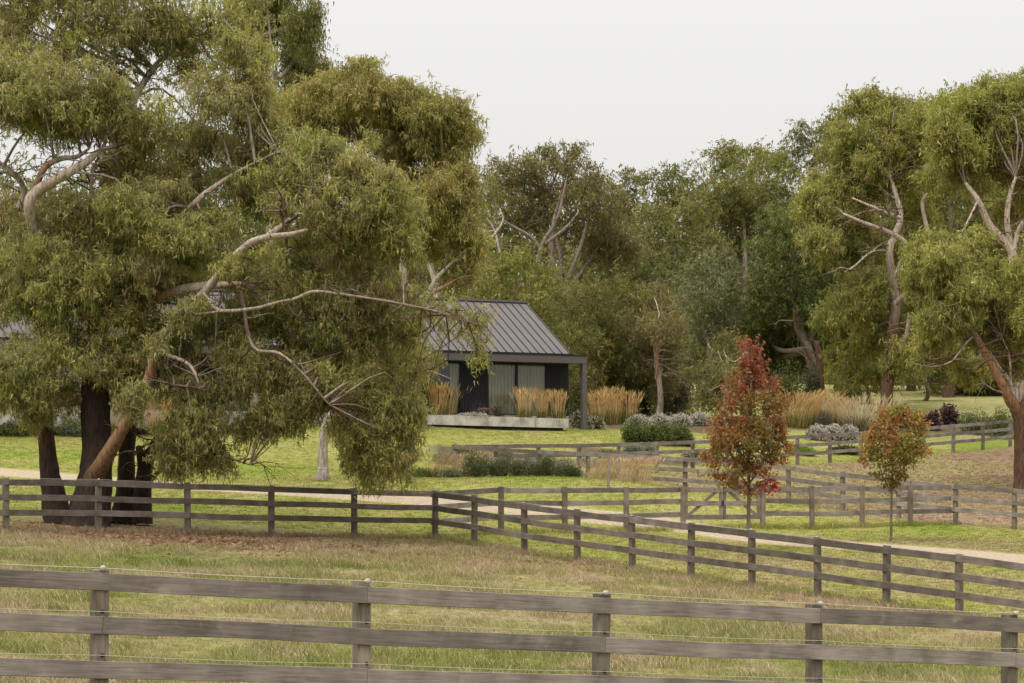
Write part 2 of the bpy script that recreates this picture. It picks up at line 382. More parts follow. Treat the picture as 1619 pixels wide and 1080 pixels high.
def ground():
    ys = np.concatenate([np.arange(-14, 12, 2.0), np.arange(12, 50, .7), np.arange(50, 132, .55), np.arange(132, 200, 1.6), np.arange(200, 340, 6), [360, 420, 520, 700, 1000, 1600, 2600]])
    xs = np.concatenate([[-1800, -900, -450, -250, -150, -100], np.arange(-70, -30, 4), np.arange(-30, 32, .6), np.arange(32, 64, 4), [70, 100, 150, 250, 450, 900, 1800]])
    X, Y = np.meshgrid(xs, ys); Z = TZ(X, Y)
    V = np.stack([X, Y, Z], -1).reshape(-1, 3)
    nx = len(xs); i = np.arange(len(ys) - 1)[:, None] * nx + np.arange(nx - 1)[None]
    F = np.stack([i, i + 1, i + nx + 1, i + nx], -1).reshape(-1, 4)
    me = fast_mesh('ground', V, [F], gcol(X, Y).reshape(-1, 3))
    m, n, l, b = new_mat('grassy ground')
    at = N(n, 'ShaderNodeAttribute', attribute_name='Col'); tx = N(n, 'ShaderNodeTexCoord')
    nz = N(n, 'ShaderNodeTexNoise'); nz.inputs['Scale'].default_value = 6.0; nz.inputs['Detail'].default_value = 10; nz.inputs['Roughness'].default_value = .7
    l.new(tx.outputs['Object'], nz.inputs['Vector'])
    rp = N(n, 'ShaderNodeValToRGB'); e = rp.color_ramp.elements
    e[0].position = .32; e[0].color = (.50, .52, .45, 1); e[1].position = .68; e[1].color = (1.4, 1.32, 1.35, 1)
    l.new(nz.outputs[0], rp.inputs[0])
    mu = N(n, 'ShaderNodeMix', data_type='RGBA', blend_type='MULTIPLY'); mu.inputs[0].default_value = 1
    l.new(at.outputs['Color'], mu.inputs[6]); l.new(rp.outputs[0], mu.inputs[7])
    l.new(mu.outputs[2], b.inputs['Base Color']); b.inputs['Roughness'].default_value = .95; b.inputs['Specular IOR Level'].default_value = .05
    bp = N(n, 'ShaderNodeBump'); bp.inputs['Strength'].default_value = .8; bp.inputs['Distance'].default_value = .06
    l.new(nz.outputs[0], bp.inputs['Height']); l.new(bp.outputs[0], b.inputs['Normal'])
    o = link('ground', me, m, None, True); o['kind'] = 'structure'
ground()

def driveway():
    pts = catmull([(x, y, 0) for x, y in DRIVE], 14)[:, :2]
    t = np.gradient(pts, axis=0); t /= np.linalg.norm(t, axis=1)[:, None]; nrm = np.stack([-t[:, 1], t[:, 0]], -1)
    us = np.linspace(-1, 1, 9); rows = []
    for j, u in enumerate(us):
        w = 1.32 + .35 * (fbm(np.arange(len(pts)) * .31 + 50 * (u > 0), np.zeros(len(pts)) + 3, 3) - .5) * (abs(u) > .9)
        q = pts + nrm * (u * w)[:, None]
        edge = abs(u) > .99
        rows.append(np.column_stack([q, TZ(q[:, 0], q[:, 1]) + (-.03 if edge else .022 + .015 * (1 - u * u))]))
    V = np.stack(rows, 1); m_ = len(pts); k = len(us)
    i = np.arange(m_ - 1)[:, None] * k + np.arange(k - 1)[None]
    F = np.stack([i, i + k, i + k + 1, i + 1], -1).reshape(-1, 4)
    F = F[:, ::-1]
    me = fast_mesh('driveway', V.reshape(-1, 3), [F])
    mt = plain('gravel', (.335, .268, .190), .95, var=.28, scale=9, spec=.05, bump=.5)
    o = link('driveway', me, mt, None, True); o['kind'] = 'structure'
driveway()

# ------------------------------------------------------------------ grass and fallen leaves (uncountable cover)
def scatter(name, pts, scale, tint, src, seed, mat=None):
    """points carrying one instanced tuft each"""
    me = bpy.data.meshes.new(name); me.vertices.add(len(pts)); me.vertices.foreach_set('co', np.asarray(pts, np.float32).ravel())
    rng = np.random.RandomState(seed)
    a = me.attributes.new('scl', 'FLOAT', 'POINT'); a.data.foreach_set('value', np.asarray(scale, np.float32))
    a = me.attributes.new('rot', 'FLOAT_VECTOR', 'POINT'); r = np.zeros((len(pts), 3), np.float32); r[:, 2] = rng.rand(len(pts)) * 6.28
    r[:, :2] = rng.normal(size=(len(pts), 2)) * .12; a.data.foreach_set('vector', r.ravel())
    a = me.attributes.new('tint', 'FLOAT_VECTOR', 'POINT'); a.data.foreach_set('vector', np.asarray(tint, np.float32).ravel())
    me.update()
    o = link(name, me)
    g = bpy.data.node_groups.new(name + ' cover', 'GeometryNodeTree')
    g.interface.new_socket('Geometry', in_out='INPUT', socket_type='NodeSocketGeometry')
    g.interface.new_socket('Geometry', in_out='OUTPUT', socket_type='NodeSocketGeometry')
    n = g.nodes; l = g.links
    gi = n.new('NodeGroupInput'); go = n.new('NodeGroupOutput'); ip = n.new('GeometryNodeInstanceOnPoints'); oi = n.new('GeometryNodeObjectInfo')
    oi.inputs['Object'].default_value = src
    def nattr(nm, t):
        q = n.new('GeometryNodeInputNamedAttribute'); q.data_type = t; q.inputs['Name'].default_value = nm
        return [s for s in q.outputs if s.enabled and s.name == 'Attribute'][0]
    er = n.new('FunctionNodeEulerToRotation'); l.new(nattr('rot', 'FLOAT_VECTOR'), er.inputs[0])
    l.new(gi.outputs[0], ip.inputs['Points']); l.new(oi.outputs['Geometry'], ip.inputs['Instance'])
    l.new(er.outputs[0], ip.inputs['Rotation']); l.new(nattr('scl', 'FLOAT'), ip.inputs['Scale'])
    l.new(ip.outputs[0], go.inputs[0])
    md = o.modifiers.new('cover', 'NODES'); md.node_group = g
    return o
def blade_mat():
    m, n, l, b = new_mat('grass blade')
    at = N(n, 'ShaderNodeAttribute', attribute_name='tint', attribute_type='INSTANCER')
    bv = N(n, 'ShaderNodeAttribute', attribute_name='Col')
    mu = N(n, 'ShaderNodeMix', data_type='RGBA', blend_type='MULTIPLY'); mu.inputs[0].default_value = 1
    l.new(at.outputs['Vector'], mu.inputs[6]); l.new(bv.outputs['Color'], mu.inputs[7])
    l.new(mu.outputs[2], b.inputs['Base Color']); b.inputs['Roughness'].default_value = .7; b.inputs['Specular IOR Level'].default_value = .15
    tr = N(n, 'ShaderNodeBsdfTranslucent'); l.new(mu.outputs[2], tr.inputs['Color'])
    mx = N(n, 'ShaderNodeMixShader'); mx.inputs[0].default_value = .3
    l.new(b.outputs[0], mx.inputs[1]); l.new(tr.outputs[0], mx.inputs[2]); l.new(mx.outputs[0], n.get('Material Output').inputs[0])
    return m
M_grass = blade_mat()
def tuft(seed, nb, spread, h0, h1, w):
    rng = np.random.RandomState(seed); V = []; F = []; C = []
    for i in range(nb):
        a = rng.rand() * 6.28; r = spread * math.sqrt(rng.rand()); x, y = r * math.cos(a), r * math.sin(a)
        h = h0 + (h1 - h0) * rng.rand() ** 1.5; la = rng.rand() * 6.28; le = h * (.2 + .8 * rng.rand())
        ba = rng.rand() * 6.28; dx, dy = w * math.cos(ba), w * math.sin(ba)
        mx_, my_ = x + le * .35 * math.cos(la), y + le * .35 * math.sin(la)
        k = len(V)
        V += [(x - dx, y - dy, -.01), (x + dx, y + dy, -.01), (mx_ + dx * .7, my_ + dy * .7, h * .65), (mx_ - dx * .7, my_ - dy * .7, h * .65), (x + le * math.cos(la), y + le * math.sin(la), h)]
        F += [(k, k + 1, k + 2), (k, k + 2, k + 3), (k + 3, k + 2, k + 4)]
        v = .75 + .6 * rng.rand(); dry = rng.rand() < .22
        c = np.array([1.35, 1.08, 1.5]) * v if dry else np.array([1, 1, 1]) * v
        C += [c] * 5
    me = fast_mesh('grass_tuft', np.array(V), [np.array(F)], np.array(C)); me.materials.append(M_grass)
    return bpy.data.objects.new('grass_tuft', me)
TUFT_A = tuft(1, 24, .13, .04, .13, .0035)
TUFT_B = tuft(2, 16, .16, .02, .06, .006)
def in_frame(n, d0, d1, rng, power=1.0, margin=1.12):
    D = d0 + (d1 - d0) * rng.rand(n) ** power
    # density per square metre falls off with distance
    x = (rng.rand(n) - .5) * 1619 / FPX * D * margin
    return x, D
NEARL = [near_post(k)[:2] for k in range(-1, 7)]
def grass():
    rng = np.random.RandomState(11)
    x, y = in_frame(70000, 19, 71, rng)
    keep = y < np.interp(x, MIDX, MIDY) + .6
    x, y = x[keep], y[keep]
    ud = np.hypot((x + 9.5) / 9.0, (y - 66.0) / 5.2); keep = (ud > .75) | (rng.rand(len(x)) < .12); x, y = x[keep], y[keep]
    c = gcol(x, y) * (.85 + .8 * rng.rand(len(x)))[:, None]; dr = rng.rand(len(x)) < .14; c[dr] = c[dr] * .3 + np.array([.42, .34, .21]) * .75
    s = (.5 + .9 * rng.rand(len(x)) ** 1.6) * (.55 + 1.1 * SS(.35, .7, fbm(x * .9, y * .7, 3)))
    o = scatter('grass', np.column_stack([x, y, TZ(x, y)]), s, c, TUFT_A, 3)
    tag(o, 'short patchy green and straw paddock grass between the near fence and middle fence', 'grass', kind='stuff')
    fx, fy = [], []
    for line, k in ((NEARL, 900), (midline, 1500), (XY(FB), 500)):
        for (ax, ay), (bx, by) in zip(line[:-1], line[1:]):
            t = rng.rand(k // len(line) + 1); fx.append(ax + (bx - ax) * t + rng.normal(size=len(t)) * .10); fy.append(ay + (by - ay) * t + rng.normal(size=len(t)) * .12)
            q = 14; fx.append(ax + rng.normal(size=q) * .12); fy.append(ay + rng.normal(size=q) * .12)
    x, y = np.concatenate(fx), np.concatenate(fy)
    o = scatter('fence_line_grass', np.column_stack([x, y, TZ(x, y)]), 1.0 + 1.1 * rng.rand(len(x)), gcol(x, y) * (.9 + .5 * rng.rand(len(x)))[:, None], TUFT_A, 5)
    tag(o, 'longer uncut grass tufts along the foot of the timber fences', 'grass', kind='stuff')
    x, y = in_frame(60000, 53, 121, rng)
    keep = (y > np.interp(x, MIDX, MIDY) + .6) & (seg_dist(x, y, DRIVE) > 1.6)
    for bx, by, rx, ry in BEDS: keep &= np.hypot((x - bx) / rx, (y - by) / ry) > .95
    ud = np.hypot((x + 9.5) / 9.0, (y - 66.0) / 5.2); keep &= ud > .9
    x, y = x[keep], y[keep]
    c = gcol(x, y) * (.85 + .35 * rng.rand(len(x)))[:, None]
    o = scatter('lawn_grass', np.column_stack([x, y, TZ(x, y)]), .5 + .6 * rng.rand(len(x)), c, TUFT_B, 4)
    tag(o, 'bright green mown lawn grass rising from the driveway to the house', 'grass', kind='stuff')
grass()
def litter():
    rng = np.random.RandomState(21)
    pts = []
    a = rng.normal(size=(10000, 2)) * np.array([5.2, 2.2]) + np.array([-8.5, 63.5]); pts.append(a)
    b = np.column_stack([rng.rand(12000) * 22 - 1, 86 + rng.rand(12000) * 36])
    k = (b[:, 1] > np.interp(b[:, 0], FCX, FCY) + .3) & (b[:, 1] < np.interp(b[:, 0], FDX, FDY) - .3); pts.append(b[k])
    c = np.column_stack([rng.rand(7000) * 14 - 4, 50 + rng.rand(7000) * 20]); k = np.abs(c[:, 1] - np.interp(c[:, 0], MIDX, MIDY) + 1.2) < 2.5; pts.append(c[k])
    p = np.vstack(pts); n = len(p); L = .05 + .06 * rng.rand(n); w = L * .22
    th = rng.rand(n) * 6.28; z = TZ(p[:, 0], p[:, 1]) + .012 + .02 * rng.rand(n)
    d = np.column_stack([np.cos(th), np.sin(th), rng.normal(size=n) * .25]); s = np.column_stack([-np.sin(th), np.cos(th), rng.normal(size=n) * .3])
    c0 = np.column_stack([p, z])
    V = np.stack([c0 - d * L[:, None], c0 + s * w[:, None], c0 + d * L[:, None], c0 - s * w[:, None]], 1).reshape(-1, 3)
    pal = np.array([[.20, .105, .05], [.26, .17, .10], [.13, .075, .045], [.30, .22, .15], [.17, .07, .04]])
    C = np.repeat(pal[rng.randint(0, 5, n)] * (.7 + .6 * rng.rand(n))[:, None], 4, 0)
    o = link('fallen_leaves', fast_mesh('fallen_leaves', V, [np.arange(n * 4).reshape(-1, 4)], C), M_blade)
    tag(o, 'brown gum leaf litter strewn under the big gum and across the upper paddock', 'leaves', kind='stuff')
litter()

# ------------------------------------------------------------------ post and rail fences
def prism(name, L, w, h, ch=.006, seg=1, rng=None, warp=0.0):
    """chamfered timber, local X along its length, section w (Y) by h (Z), centred"""
    a, b = w / 2, h / 2
    sec = np.array([(-a + ch, -b), (a - ch, -b), (a, -b + ch), (a, b - ch), (a - ch, b), (-a + ch, b), (-a, b - ch), (-a, -b + ch)])
    xs = np.linspace(0, L, seg + 1); V = []
    for i, x in enumerate(xs):
        oy, oz = (rng.normal() * warp, rng.normal() * warp) if (rng is not None and 0 < i < seg) else (0, 0)
        V += [(x, y + oy, z + oz) for y, z in sec]
    F = []
    for i in range(seg):
        for j in range(8): F.append((i * 8 + j, i * 8 + (j + 1) % 8, i * 8 + 8 + (j + 1) % 8, i * 8 + 8 + j))
    me = bpy.data.meshes.new(name)
    F = [tuple(f[::-1]) for f in F] + [tuple(range(8)), tuple(range(seg * 8 + 7, seg * 8 - 1, -1))]
    me.from_pydata(V, [], F); me.update()
    return me
M_wire = plain('white fence wire', (.42, .41, .31), .5, var=.05)
M_ins = plain('white insulator', (.36, .35, .345), .35, var=.05)
M_insb = plain('black insulator', (.02, .02, .022), .4, var=.05)
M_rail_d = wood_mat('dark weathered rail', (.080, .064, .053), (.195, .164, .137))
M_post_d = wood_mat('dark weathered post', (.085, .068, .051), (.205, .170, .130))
def lathe(name, prof, sides=10):
    V = []; F = []
    for r, z in prof: V += [(r * math.cos(2 * math.pi * k / sides), r * math.sin(2 * math.pi * k / sides), z) for k in range(sides)]
    for i in range(len(prof) - 1):
        for j in range(sides): F.append((i * sides + j, i * sides + (j + 1) % sides, (i + 1) * sides + (j + 1) % sides, (i + 1) * sides + j))
    F.append(tuple(range(sides - 1, -1, -1))); F.append(tuple((len(prof) - 1) * sides + k for k in range(sides)))
    me = bpy.data.meshes.new(name); me.from_pydata(V, [], F); me.update(); return me
ME_ins = lathe('insulator', [(.012, -.01), (.02, 0), (.024, .012), (.016, .02), (.016, .026), (.024, .034), (.02, .045), (.008, .05)])
ME_cap = lathe('insulator', [(.014, -.005), (.018, .008), (.014, .02), (.006, .03)])
def orient(o, p, q, upv=(0, 0, 1)):
    d = (Vector(q) - Vector(p)).normalized(); u = Vector(upv); s = u.cross(d).normalized(); u2 = d.cross(s)
    M = Matrix((d, s, u2)).transposed().to_4x4(); M.translation = Vector(p); return M
PW = .13
post_meshes = [prism('post', 1.62 + .0 * i, PW, PW, .008) for i in range(3)]
def fence(label, posts, heights, rails=(1.225, .852, .479), front=True, two_bay=False, wires=(), gap=None, seed=0, post_over=.035, first_post=True, mr_=None, mp_=None):
    """posts: world (x, y); one Empty parents its posts, rails and wires"""
    rng = np.random.RandomState(seed)
    pz = [tz(x, y) for x, y in posts]
    pms = [m_.copy() for m_ in post_meshes]
    for m_ in pms: m_.materials.clear(); m_.materials.append(mp_ or M_post)
    root = empty('post_and_rail_fence', (posts[0][0], posts[0][1], pz[0]))
    inv = Matrix.Translation(root.location).inverted()
    tag(root, label, 'fence', 'timber post and rail fences')
    P3 = [Vector((x, y, z)) for (x, y), z in zip(posts, pz)]
    def put(name, me, mat, Mw):
        o = link(name, me, mat, root); o.matrix_local = inv @ Mw; return o
    n = len(posts); dirs = []
    for i in range(n):
        a = P3[max(0, i - 1)]; b = P3[min(n - 1, i + 1)]; d = (b - a); d.z = 0; dirs.append(d.normalized())
    def side(d):
        s = Vector((d.y, -d.x, 0))
        return s if s.y < 0 else -s       # the camera-side normal of the fence line
    for i in range(n):
        if i == 0 and not first_post: continue
        h = heights + post_over + rng.normal() * .006
        base = P3[i] + Vector((0, 0, h - 1.62))
        d = dirs[i]; lean = Vector((rng.normal() * .008, rng.normal() * .008, 1)).normalized()
        s = d.cross(lean).normalized(); d2 = lean.cross(s)
        Mw = Matrix((lean, s, d2)).transposed().to_4x4(); Mw.translation = base
        put('post', pms[i % 3], None, Mw)
    off = (PW / 2 + .019 + .001) * (1 if front else -1)
    bays = [(i, i + 1) for i in range(n - 1) if not (gap is not None and i == gap)]
    for ri, rh in enumerate(rails):
        if two_bay:
            st = 0 if ri % 2 == 0 else 1
            ends = list(range(st, n, 2)); ends = ([0] if st else []) + ends
            if ends[-1] != n - 1: ends.append(n - 1)
            todo = list(zip(ends[:-1], ends[1:]))
        else: todo = bays
        for a, b in todo:
            d = (P3[b] - P3[a]); dd = Vector((d.x, d.y, 0)).normalized(); s = side(dd)
            z0 = Vector((0, 0, rh + rng.normal() * .006)); z1 = Vector((0, 0, rh + rng.normal() * .006))
            ea = -PW * .5 if (a == 0) else .002; eb = PW * .5 if (b == n - 1) else -.002
            A = P3[a] + s * off + z0 + dd * ea; B = P3[b] + s * off + z1 + dd * eb
            me = prism('rail', (B - A).length, .038, .15, .004, 4 if two_bay else 2, rng, .007)
            put('rail', me, mr_ or M_rail, orient(None, A, B))
    for wh, wo_, r, kind in wires:
        mb = MB(); pts = []
        for i in range(n):
            s = side(dirs[i]); q = P3[i] + s * (off + wo_) + Vector((0, 0, wh)); pts.append(np.array(q - root.location))
            me = ME_ins if kind == 'w' else ME_cap
            Mw = orient(None, q - s * .03, q, (0, 0, 1))
            Mw = Mw @ Matrix.Rotation(math.pi / 2, 4, 'Y')
            o = link('insulator', me, None, root); o.matrix_local = inv @ Mw
            if not me.materials: me.materials.append(M_ins if kind == 'w' else M_insb)
        full = []
        for a, b in zip(pts[:-1], pts[1:]):
            for t in (0, .25, .5, .75): full.append(a * (1 - t) + b * t + np.array([0, 0, -.012 * 4 * t * (1 - t)]))
        full.append(pts[-1])
        tube(mb, full, [r] * len(full), np.array([1, 1, 1.]), 5, 1)
        mb.build('wire', M_wire, root, True)
    return root
NEAR = [near_post(k)[:2] for k in range(-1, 7)]
fence('nearest weathered grey timber fence with white wires strung along its rails', NEAR, 1.29, two_bay=True, seed=1,
      wires=((1.335, .03, .0038, 'w'), (.965, .03, .003, 'b'), (.592, .03, .003, 'b')), rails=(1.215, .842, .469))
ML = XY(MIDL); MR = XY(MIDR)
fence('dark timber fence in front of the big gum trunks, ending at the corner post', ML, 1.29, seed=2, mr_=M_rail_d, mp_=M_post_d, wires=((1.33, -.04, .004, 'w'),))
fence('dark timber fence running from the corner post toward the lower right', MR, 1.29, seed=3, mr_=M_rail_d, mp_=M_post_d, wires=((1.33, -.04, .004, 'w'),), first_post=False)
fence('pale timber fence with a double gate along the gravel drive', XY(FB), 1.29, front=False, seed=4, gap=4, first_post=False, rails=(1.22, .85, .45))
fence('grey timber fence climbing behind the red tree to the garden bed end post', XY(FC), 1.29, seed=5)
fence('farthest timber fence rising past the garden to the litter paddock trees', XY(FD), 1.27, seed=6, first_post=False)

def gate():
    (ax, ay), (bx, by) = XY(FB)[4], XY(FB)[5]
    A = Vector((ax, ay, tz(ax, ay))); B = Vector((bx, by, tz(bx, by))); d = (B - A); d.z = 0; L = d.length; d.normalize()
    s = Vector((d.y, -d.x, 0)); s = s if s.y < 0 else -s
    half = (L - PW - .10) / 2
    for side, lab in ((0, 'left leaf of the timber double gate on the gravel drive'), (1, 'right leaf of the timber double gate, partly behind the red tree stem')):
        o0 = A + d * (PW / 2 + .03) if side == 0 else A + d * (PW / 2 + .07 + half)
        z0 = o0.z * 1.0; zz = A.z * .5 + B.z * .5
        root = empty('timber_gate', (o0.x, o0.y, zz)); tag(root, lab, 'gate', 'leaves of the double gate')
        inv = Matrix.Translation(root.location).inverted()
        def put(name, p, q, w, h, up=(0, 0, 1)):
            o = link(name, prism(name, (q - p).length, w, h, .004), M_rail, root); o.matrix_local = inv @ orient(None, p, q, up); return o
        base = Vector((o0.x, o0.y, zz)); H = Vector((0, 0, 1))
        for zr in (.36, .78, 1.2): put('gate_rail', base + H * zr, base + H * zr + d * half, .035, .15)
        for t in (.055, half - .055):
            put('stile', base + d * t - s * .042 + H * .285, base + d * t - s * .042 + H * 1.275, .04, .11, d)
        lo, hi = (.12, half - .22) if side == 0 else (half - .12, .22)
        put('brace', base + d * lo - s * .042 + H * .40, base + d * hi - s * .042 + H * 1.16, .04, .10)
        lt = half - .04 if side == 0 else .04
        if side == 0:
            mb = MB(); mb.box(-.03, .03, -.02, .02, -.09, .09, (1, 1, 1)); q = mb.build('latch', M_insb, root); q.location = (base + d * lt + s * .04 + H * .78) - root.location
gate()
def stake():
    x, y = WX(962, 84), 84.0
    o = link('timber_stake', prism('timber_stake', 1.25, .09, .09, .006), M_post)
    M = Matrix(((0, 0, -1, 0), (0, 1, 0, 0), (1, 0, 0, 0), (0, 0, 0, 1))); M.translation = Vector((x, y, tz(x, y) - .1)); o.matrix_world = M
    tag(o, 'lone slim timber stake on the lawn behind the pale drive fence', 'stake')
stake()

# ------------------------------------------------------------------ the house
M_roof = plain('zinc roof', (.122, .108, .103), .7, .0, var=.10, scale=.9, spec=.2)
M_rib = plain('roof seam', (.040, .036, .035), .5, var=.06)
M_fas = plain('fascia steel', (.092, .081, .077), .5, var=.05, scale=2)
M_dark = plain('charcoal cladding', (.016, .015, .018), .7, var=.25, scale=6)
M_frame = plain('black window frame', (.010, .010, .011), .45, var=.1)
M_pale = plain('pale rendered wall', (.50, .48, .46), .8, var=.08, scale=2)
M_int = plain('dim interior', (.05, .045, .04), .9)
M_timber = plain('stool timber', (.22, .12, .075), .7, var=.2, scale=8)
def curtain_mat():
    m = plain('sage linen curtain', (.52, .485, .345), .9, var=.06, scale=4); return m
M_cur = curtain_mat()
def glass_mat():
    m, n, l, b = new_mat('window glass'); n.remove(b)
    tr = N(n, 'ShaderNodeBsdfTransparent'); tr.inputs[0].default_value = (.88, .90, .86, 1)
    gl = N(n, 'ShaderNodeBsdfGlossy'); gl.inputs['Roughness'].default_value = .02; gl.inputs[0].default_value = (.9, .9, .9, 1)
    fr = N(n, 'ShaderNodeFresnel'); fr.inputs[0].default_value = 1.5
    mx = N(n, 'ShaderNodeMixShader'); l.new(fr.outputs[0], mx.inputs[0]); l.new(tr.outputs[0], mx.inputs[1]); l.new(gl.outputs[0], mx.inputs[2])
    l.new(mx.outputs[0], n.get('Material Output').inputs[0]); return m
M_glass = glass_mat()
def concrete_mat():
    m, n, l, b = new_mat('board-marked concrete')
    tx = N(n, 'ShaderNodeTexCoord'); nz = N(n, 'ShaderNodeTexNoise'); nz.inputs['Scale'].default_value = 1.6; nz.inputs['Detail'].default_value = 9
    l.new(tx.outputs['Object'], nz.inputs['Vector'])
    rp = N(n, 'ShaderNodeValToRGB'); e = rp.color_ramp.elements; e[0].position = .32; e[0].color = (.30, .275, .235, 1); e[1].position = .62; e[1].color = (.56, .53, .48, 1)
    l.new(nz.outputs[0], rp.inputs[0])
    mp = N(n, 'ShaderNodeMapping'); mp.inputs['Scale'].default_value = (3.0, 3.0, .35); l.new(tx.outputs['Object'], mp.inputs[0])
    st = N(n, 'ShaderNodeTexNoise'); st.inputs['Scale'].default_value = 1.5; st.inputs['Detail'].default_value = 5; l.new(mp.outputs[0], st.inputs['Vector'])
    r2 = N(n, 'ShaderNodeMapRange'); r2.inputs[1].default_value = .56; r2.inputs[2].default_value = .72; r2.inputs[4].default_value = .6; l.new(st.outputs[0], r2.inputs[0])
    mx = N(n, 'ShaderNodeMix', data_type='RGBA'); l.new(r2.outputs[0], mx.inputs[0]); l.new(rp.outputs[0], mx.inputs[6]); mx.inputs[7].default_value = (.21, .17, .12, 1)
    l.new(mx.outputs[2], b.inputs['Base Color']); b.inputs['Roughness'].default_value = .85; b.inputs['Specular IOR Level'].default_value = .2
    return m
M_conc = concrete_mat()

H_TH = math.radians(27.0); H_O = np.array([WX(924, 120.0), 120.0])
ha = np.array([math.cos(H_TH), math.sin(H_TH)]); hb = np.array([-math.sin(H_TH), math.cos(H_TH)])
def h_x(px, y):
    """local x on the plane local-y = y that projects to column px"""
    k = (px - CXP) / FPX; o = H_O + y * hb
    return (k * o[1] - o[0]) / (ha[0] - k * ha[1])
def house():
    root = empty('house', (H_O[0], H_O[1], HOUSE_Z), H_TH)
    tag(root, 'long dark single-storey house with grey standing-seam metal roof', 'house')
    Z = lambda z: z - HOUSE_Z
    L = -31.0
    def part(name, mat, *boxes, parent=root):
        mb = MB()
        for bx in boxes: mb.box(*bx)
        return mb.build(name, mat, parent)
    part('floor_slab', M_conc, (L, -.12, 1.3, 10.4, -.5, Z(3.93)))
    # roof
    e_y, e_z, r_y, r_z, x1 = .80, Z(6.84), 5.38, Z(9.56), -.34
    roof = part('roof', M_fas, (L, x1 - .02, e_y + .3, 9.7, e_z - .14, e_z - .02))
    slope = math.atan2(r_z - e_z, r_y - e_y); SL = math.hypot(r_z - e_z, r_y - e_y)
    pw = .415; pm = MB(); pm.box(0, pw - .012, 0, SL, -.02, 0); pme = None
    rm = MB(); rm.box(-.022, .022, 0, SL + .01, -.03, .045); rme = None
    nP = int((x1 - L) / pw)
    for sgn in (0, 1):
        for i in range(nP + 1):
            for nm, mbx, mat, keep in (('roof_panel', pm, M_roof, i < nP), ('roof_seam', rm, M_rib, True)):
                if not keep: continue
                if nm == 'roof_panel':
                    o = pm.build(nm, mat, roof) if pme is None else link(nm, pme, None, roof)
                    pme = o.data
                else:
                    o = rm.build(nm, mat, roof) if rme is None else link(nm, rme, None, roof)
                    rme = o.data
                if sgn == 0:
                    o.location = (x1 - (i + (1 if nm == 'roof_panel' else 0)) * pw, e_y, e_z); o.rotation_euler = (slope, 0, 0)
                else:
                    o.location = (x1 - i * pw, 2 * r_y - e_y, e_z); o.rotation_euler = (slope, 0, math.pi)
    part('ridge_cap', M_roof, (L, x1 + .04, r_y - .16, r_y + .16, r_z - .02, r_z + .075), parent=roof)
    mb = MB(); mb.more([(x1 - .03, e_y + .3, e_z - .02), (x1 - .03, 9.7, e_z - .02), (x1 - .03, r_y, r_z - .15)], [[(0, 1, 2)]], np.array([1, 1, 1.])); mb.build('gable_wall', M_dark, roof)
    part('fascia', M_fas, (L, .14, 0, .09, Z(6.36), Z(6.69)))
    part('verandah_roof', M_fas, (L, .10, .09, 1.75, Z(6.40), Z(6.66)), )
    part('fascia_trim', M_frame, (L, .16, -.02, .5, Z(6.692), Z(6.74)))
    part('gutter', M_frame, (L, -.3, .55, .80, Z(6.742), Z(6.83)))
    part('verandah_post', M_fas, (-.08, .15, .02, .25, -.4, Z(6.358)))
    # front wall: panels, windows and curtains, right to left
    wy = 1.5; zt = Z(6.398); zb = Z(3.932)
    X = lambda px: h_x(px, wy)
    def cladding(xa, xb, mat=M_dark):
        w = .16; n_ = max(1, int((xb - xa) / w)); step = (xb - xa) / n_
        for i in range(n_):
            part('cladding_board', mat, (xa + i * step + .006, xa + (i + 1) * step - .006, wy - .018, wy + .10, zb, zt))
    def window(xa, xb, curtain=None):
        f = .05
        w = part('window', M_frame, (xa, xa + f, wy, wy + .1, zb, zt), (xb - f, xb, wy, wy + .1, zb, zt), (xa + f, xb - f, wy, wy + .1, zt - .07, zt), (xa + f, xb - f, wy, wy + .1, zb, zb + .05))
        part('pane', M_glass, (xa + f, xb - f, wy + .04, wy + .055, zb + .05, zt - .07), parent=w)
        if curtain:
            ca, cb = curtain; n_ = int((cb - ca) / .022); xs = np.linspace(ca, cb, n_)
            yy = wy + .20 +   .06 * np.sin(xs * 2 * np.pi / .17 + .6 * np.sin(xs * 3.1)) + .012 * np.sin(xs * 31)
            V = np.concatenate([np.column_stack([xs, yy, np.full(n_, zb + .02)]), np.column_stack([xs, yy, np.full(n_, zt - .03)])])
            i = np.arange(n_ - 1); F = np.column_stack([i, i + 1, i + 1 + n_, i + n_])
            link('curtain', fast_mesh('curtain', V, [F]), M_cur, w, True)
    b = [X(p) for p in (899, 864.5, 819, 816, 771, 729, 680, 640, 600)]
    cladding(b[1], b[0])
    window(b[2] - .05, b[1], (b[2], b[1] - .06)); window(b[4], b[2] - .05, (b[4] + .06, b[2] - .1))
    cladding(b[5], b[4])
    window(b[6], b[5], (b[5] - .5, b[5] - .06)); window(b[7], b[6]); window(b[8], b[7])
    c = [X(p) for p in (600, 540, 470, 400, 345, 290, 240, 190, 150, 88, 40, -20)]
    for i in range(len(c) - 1):
        kind = 'dwdwdwdwpdwd'[i]
        if kind == 'w': window(c[i + 1], c[i], (c[i + 1] + .1, c[i + 1] + .6) if i % 4 == 1 else None)
        else: cladding(c[i + 1], c[i], M_pale if kind == 'p' else M_dark)
    cladding(L, c[-1])
    part('end_wall', M_dark, (-.1, -.002, wy + .102, 9.4, zb, zt + .3))
    part('rear_wall', M_int, (L, -.1, 9.2, 9.4, zb, zt + .3)); part('inner_wall', M_int, (L, -.1, 6.4, 6.5, zb, zt))
    part('ceiling', M_int, (L, -.102, 1.76, 9.19, zt + .05, zt + .12))
house()
PL_TH = math.radians(43.0); PL_O = np.array([WX(899, 117.5), 117.5])
pa = np.array([math.cos(PL_TH), math.sin(PL_TH)]); pb = np.array([-math.sin(PL_TH), math.cos(PL_TH)])
PL_TOP = 3.70
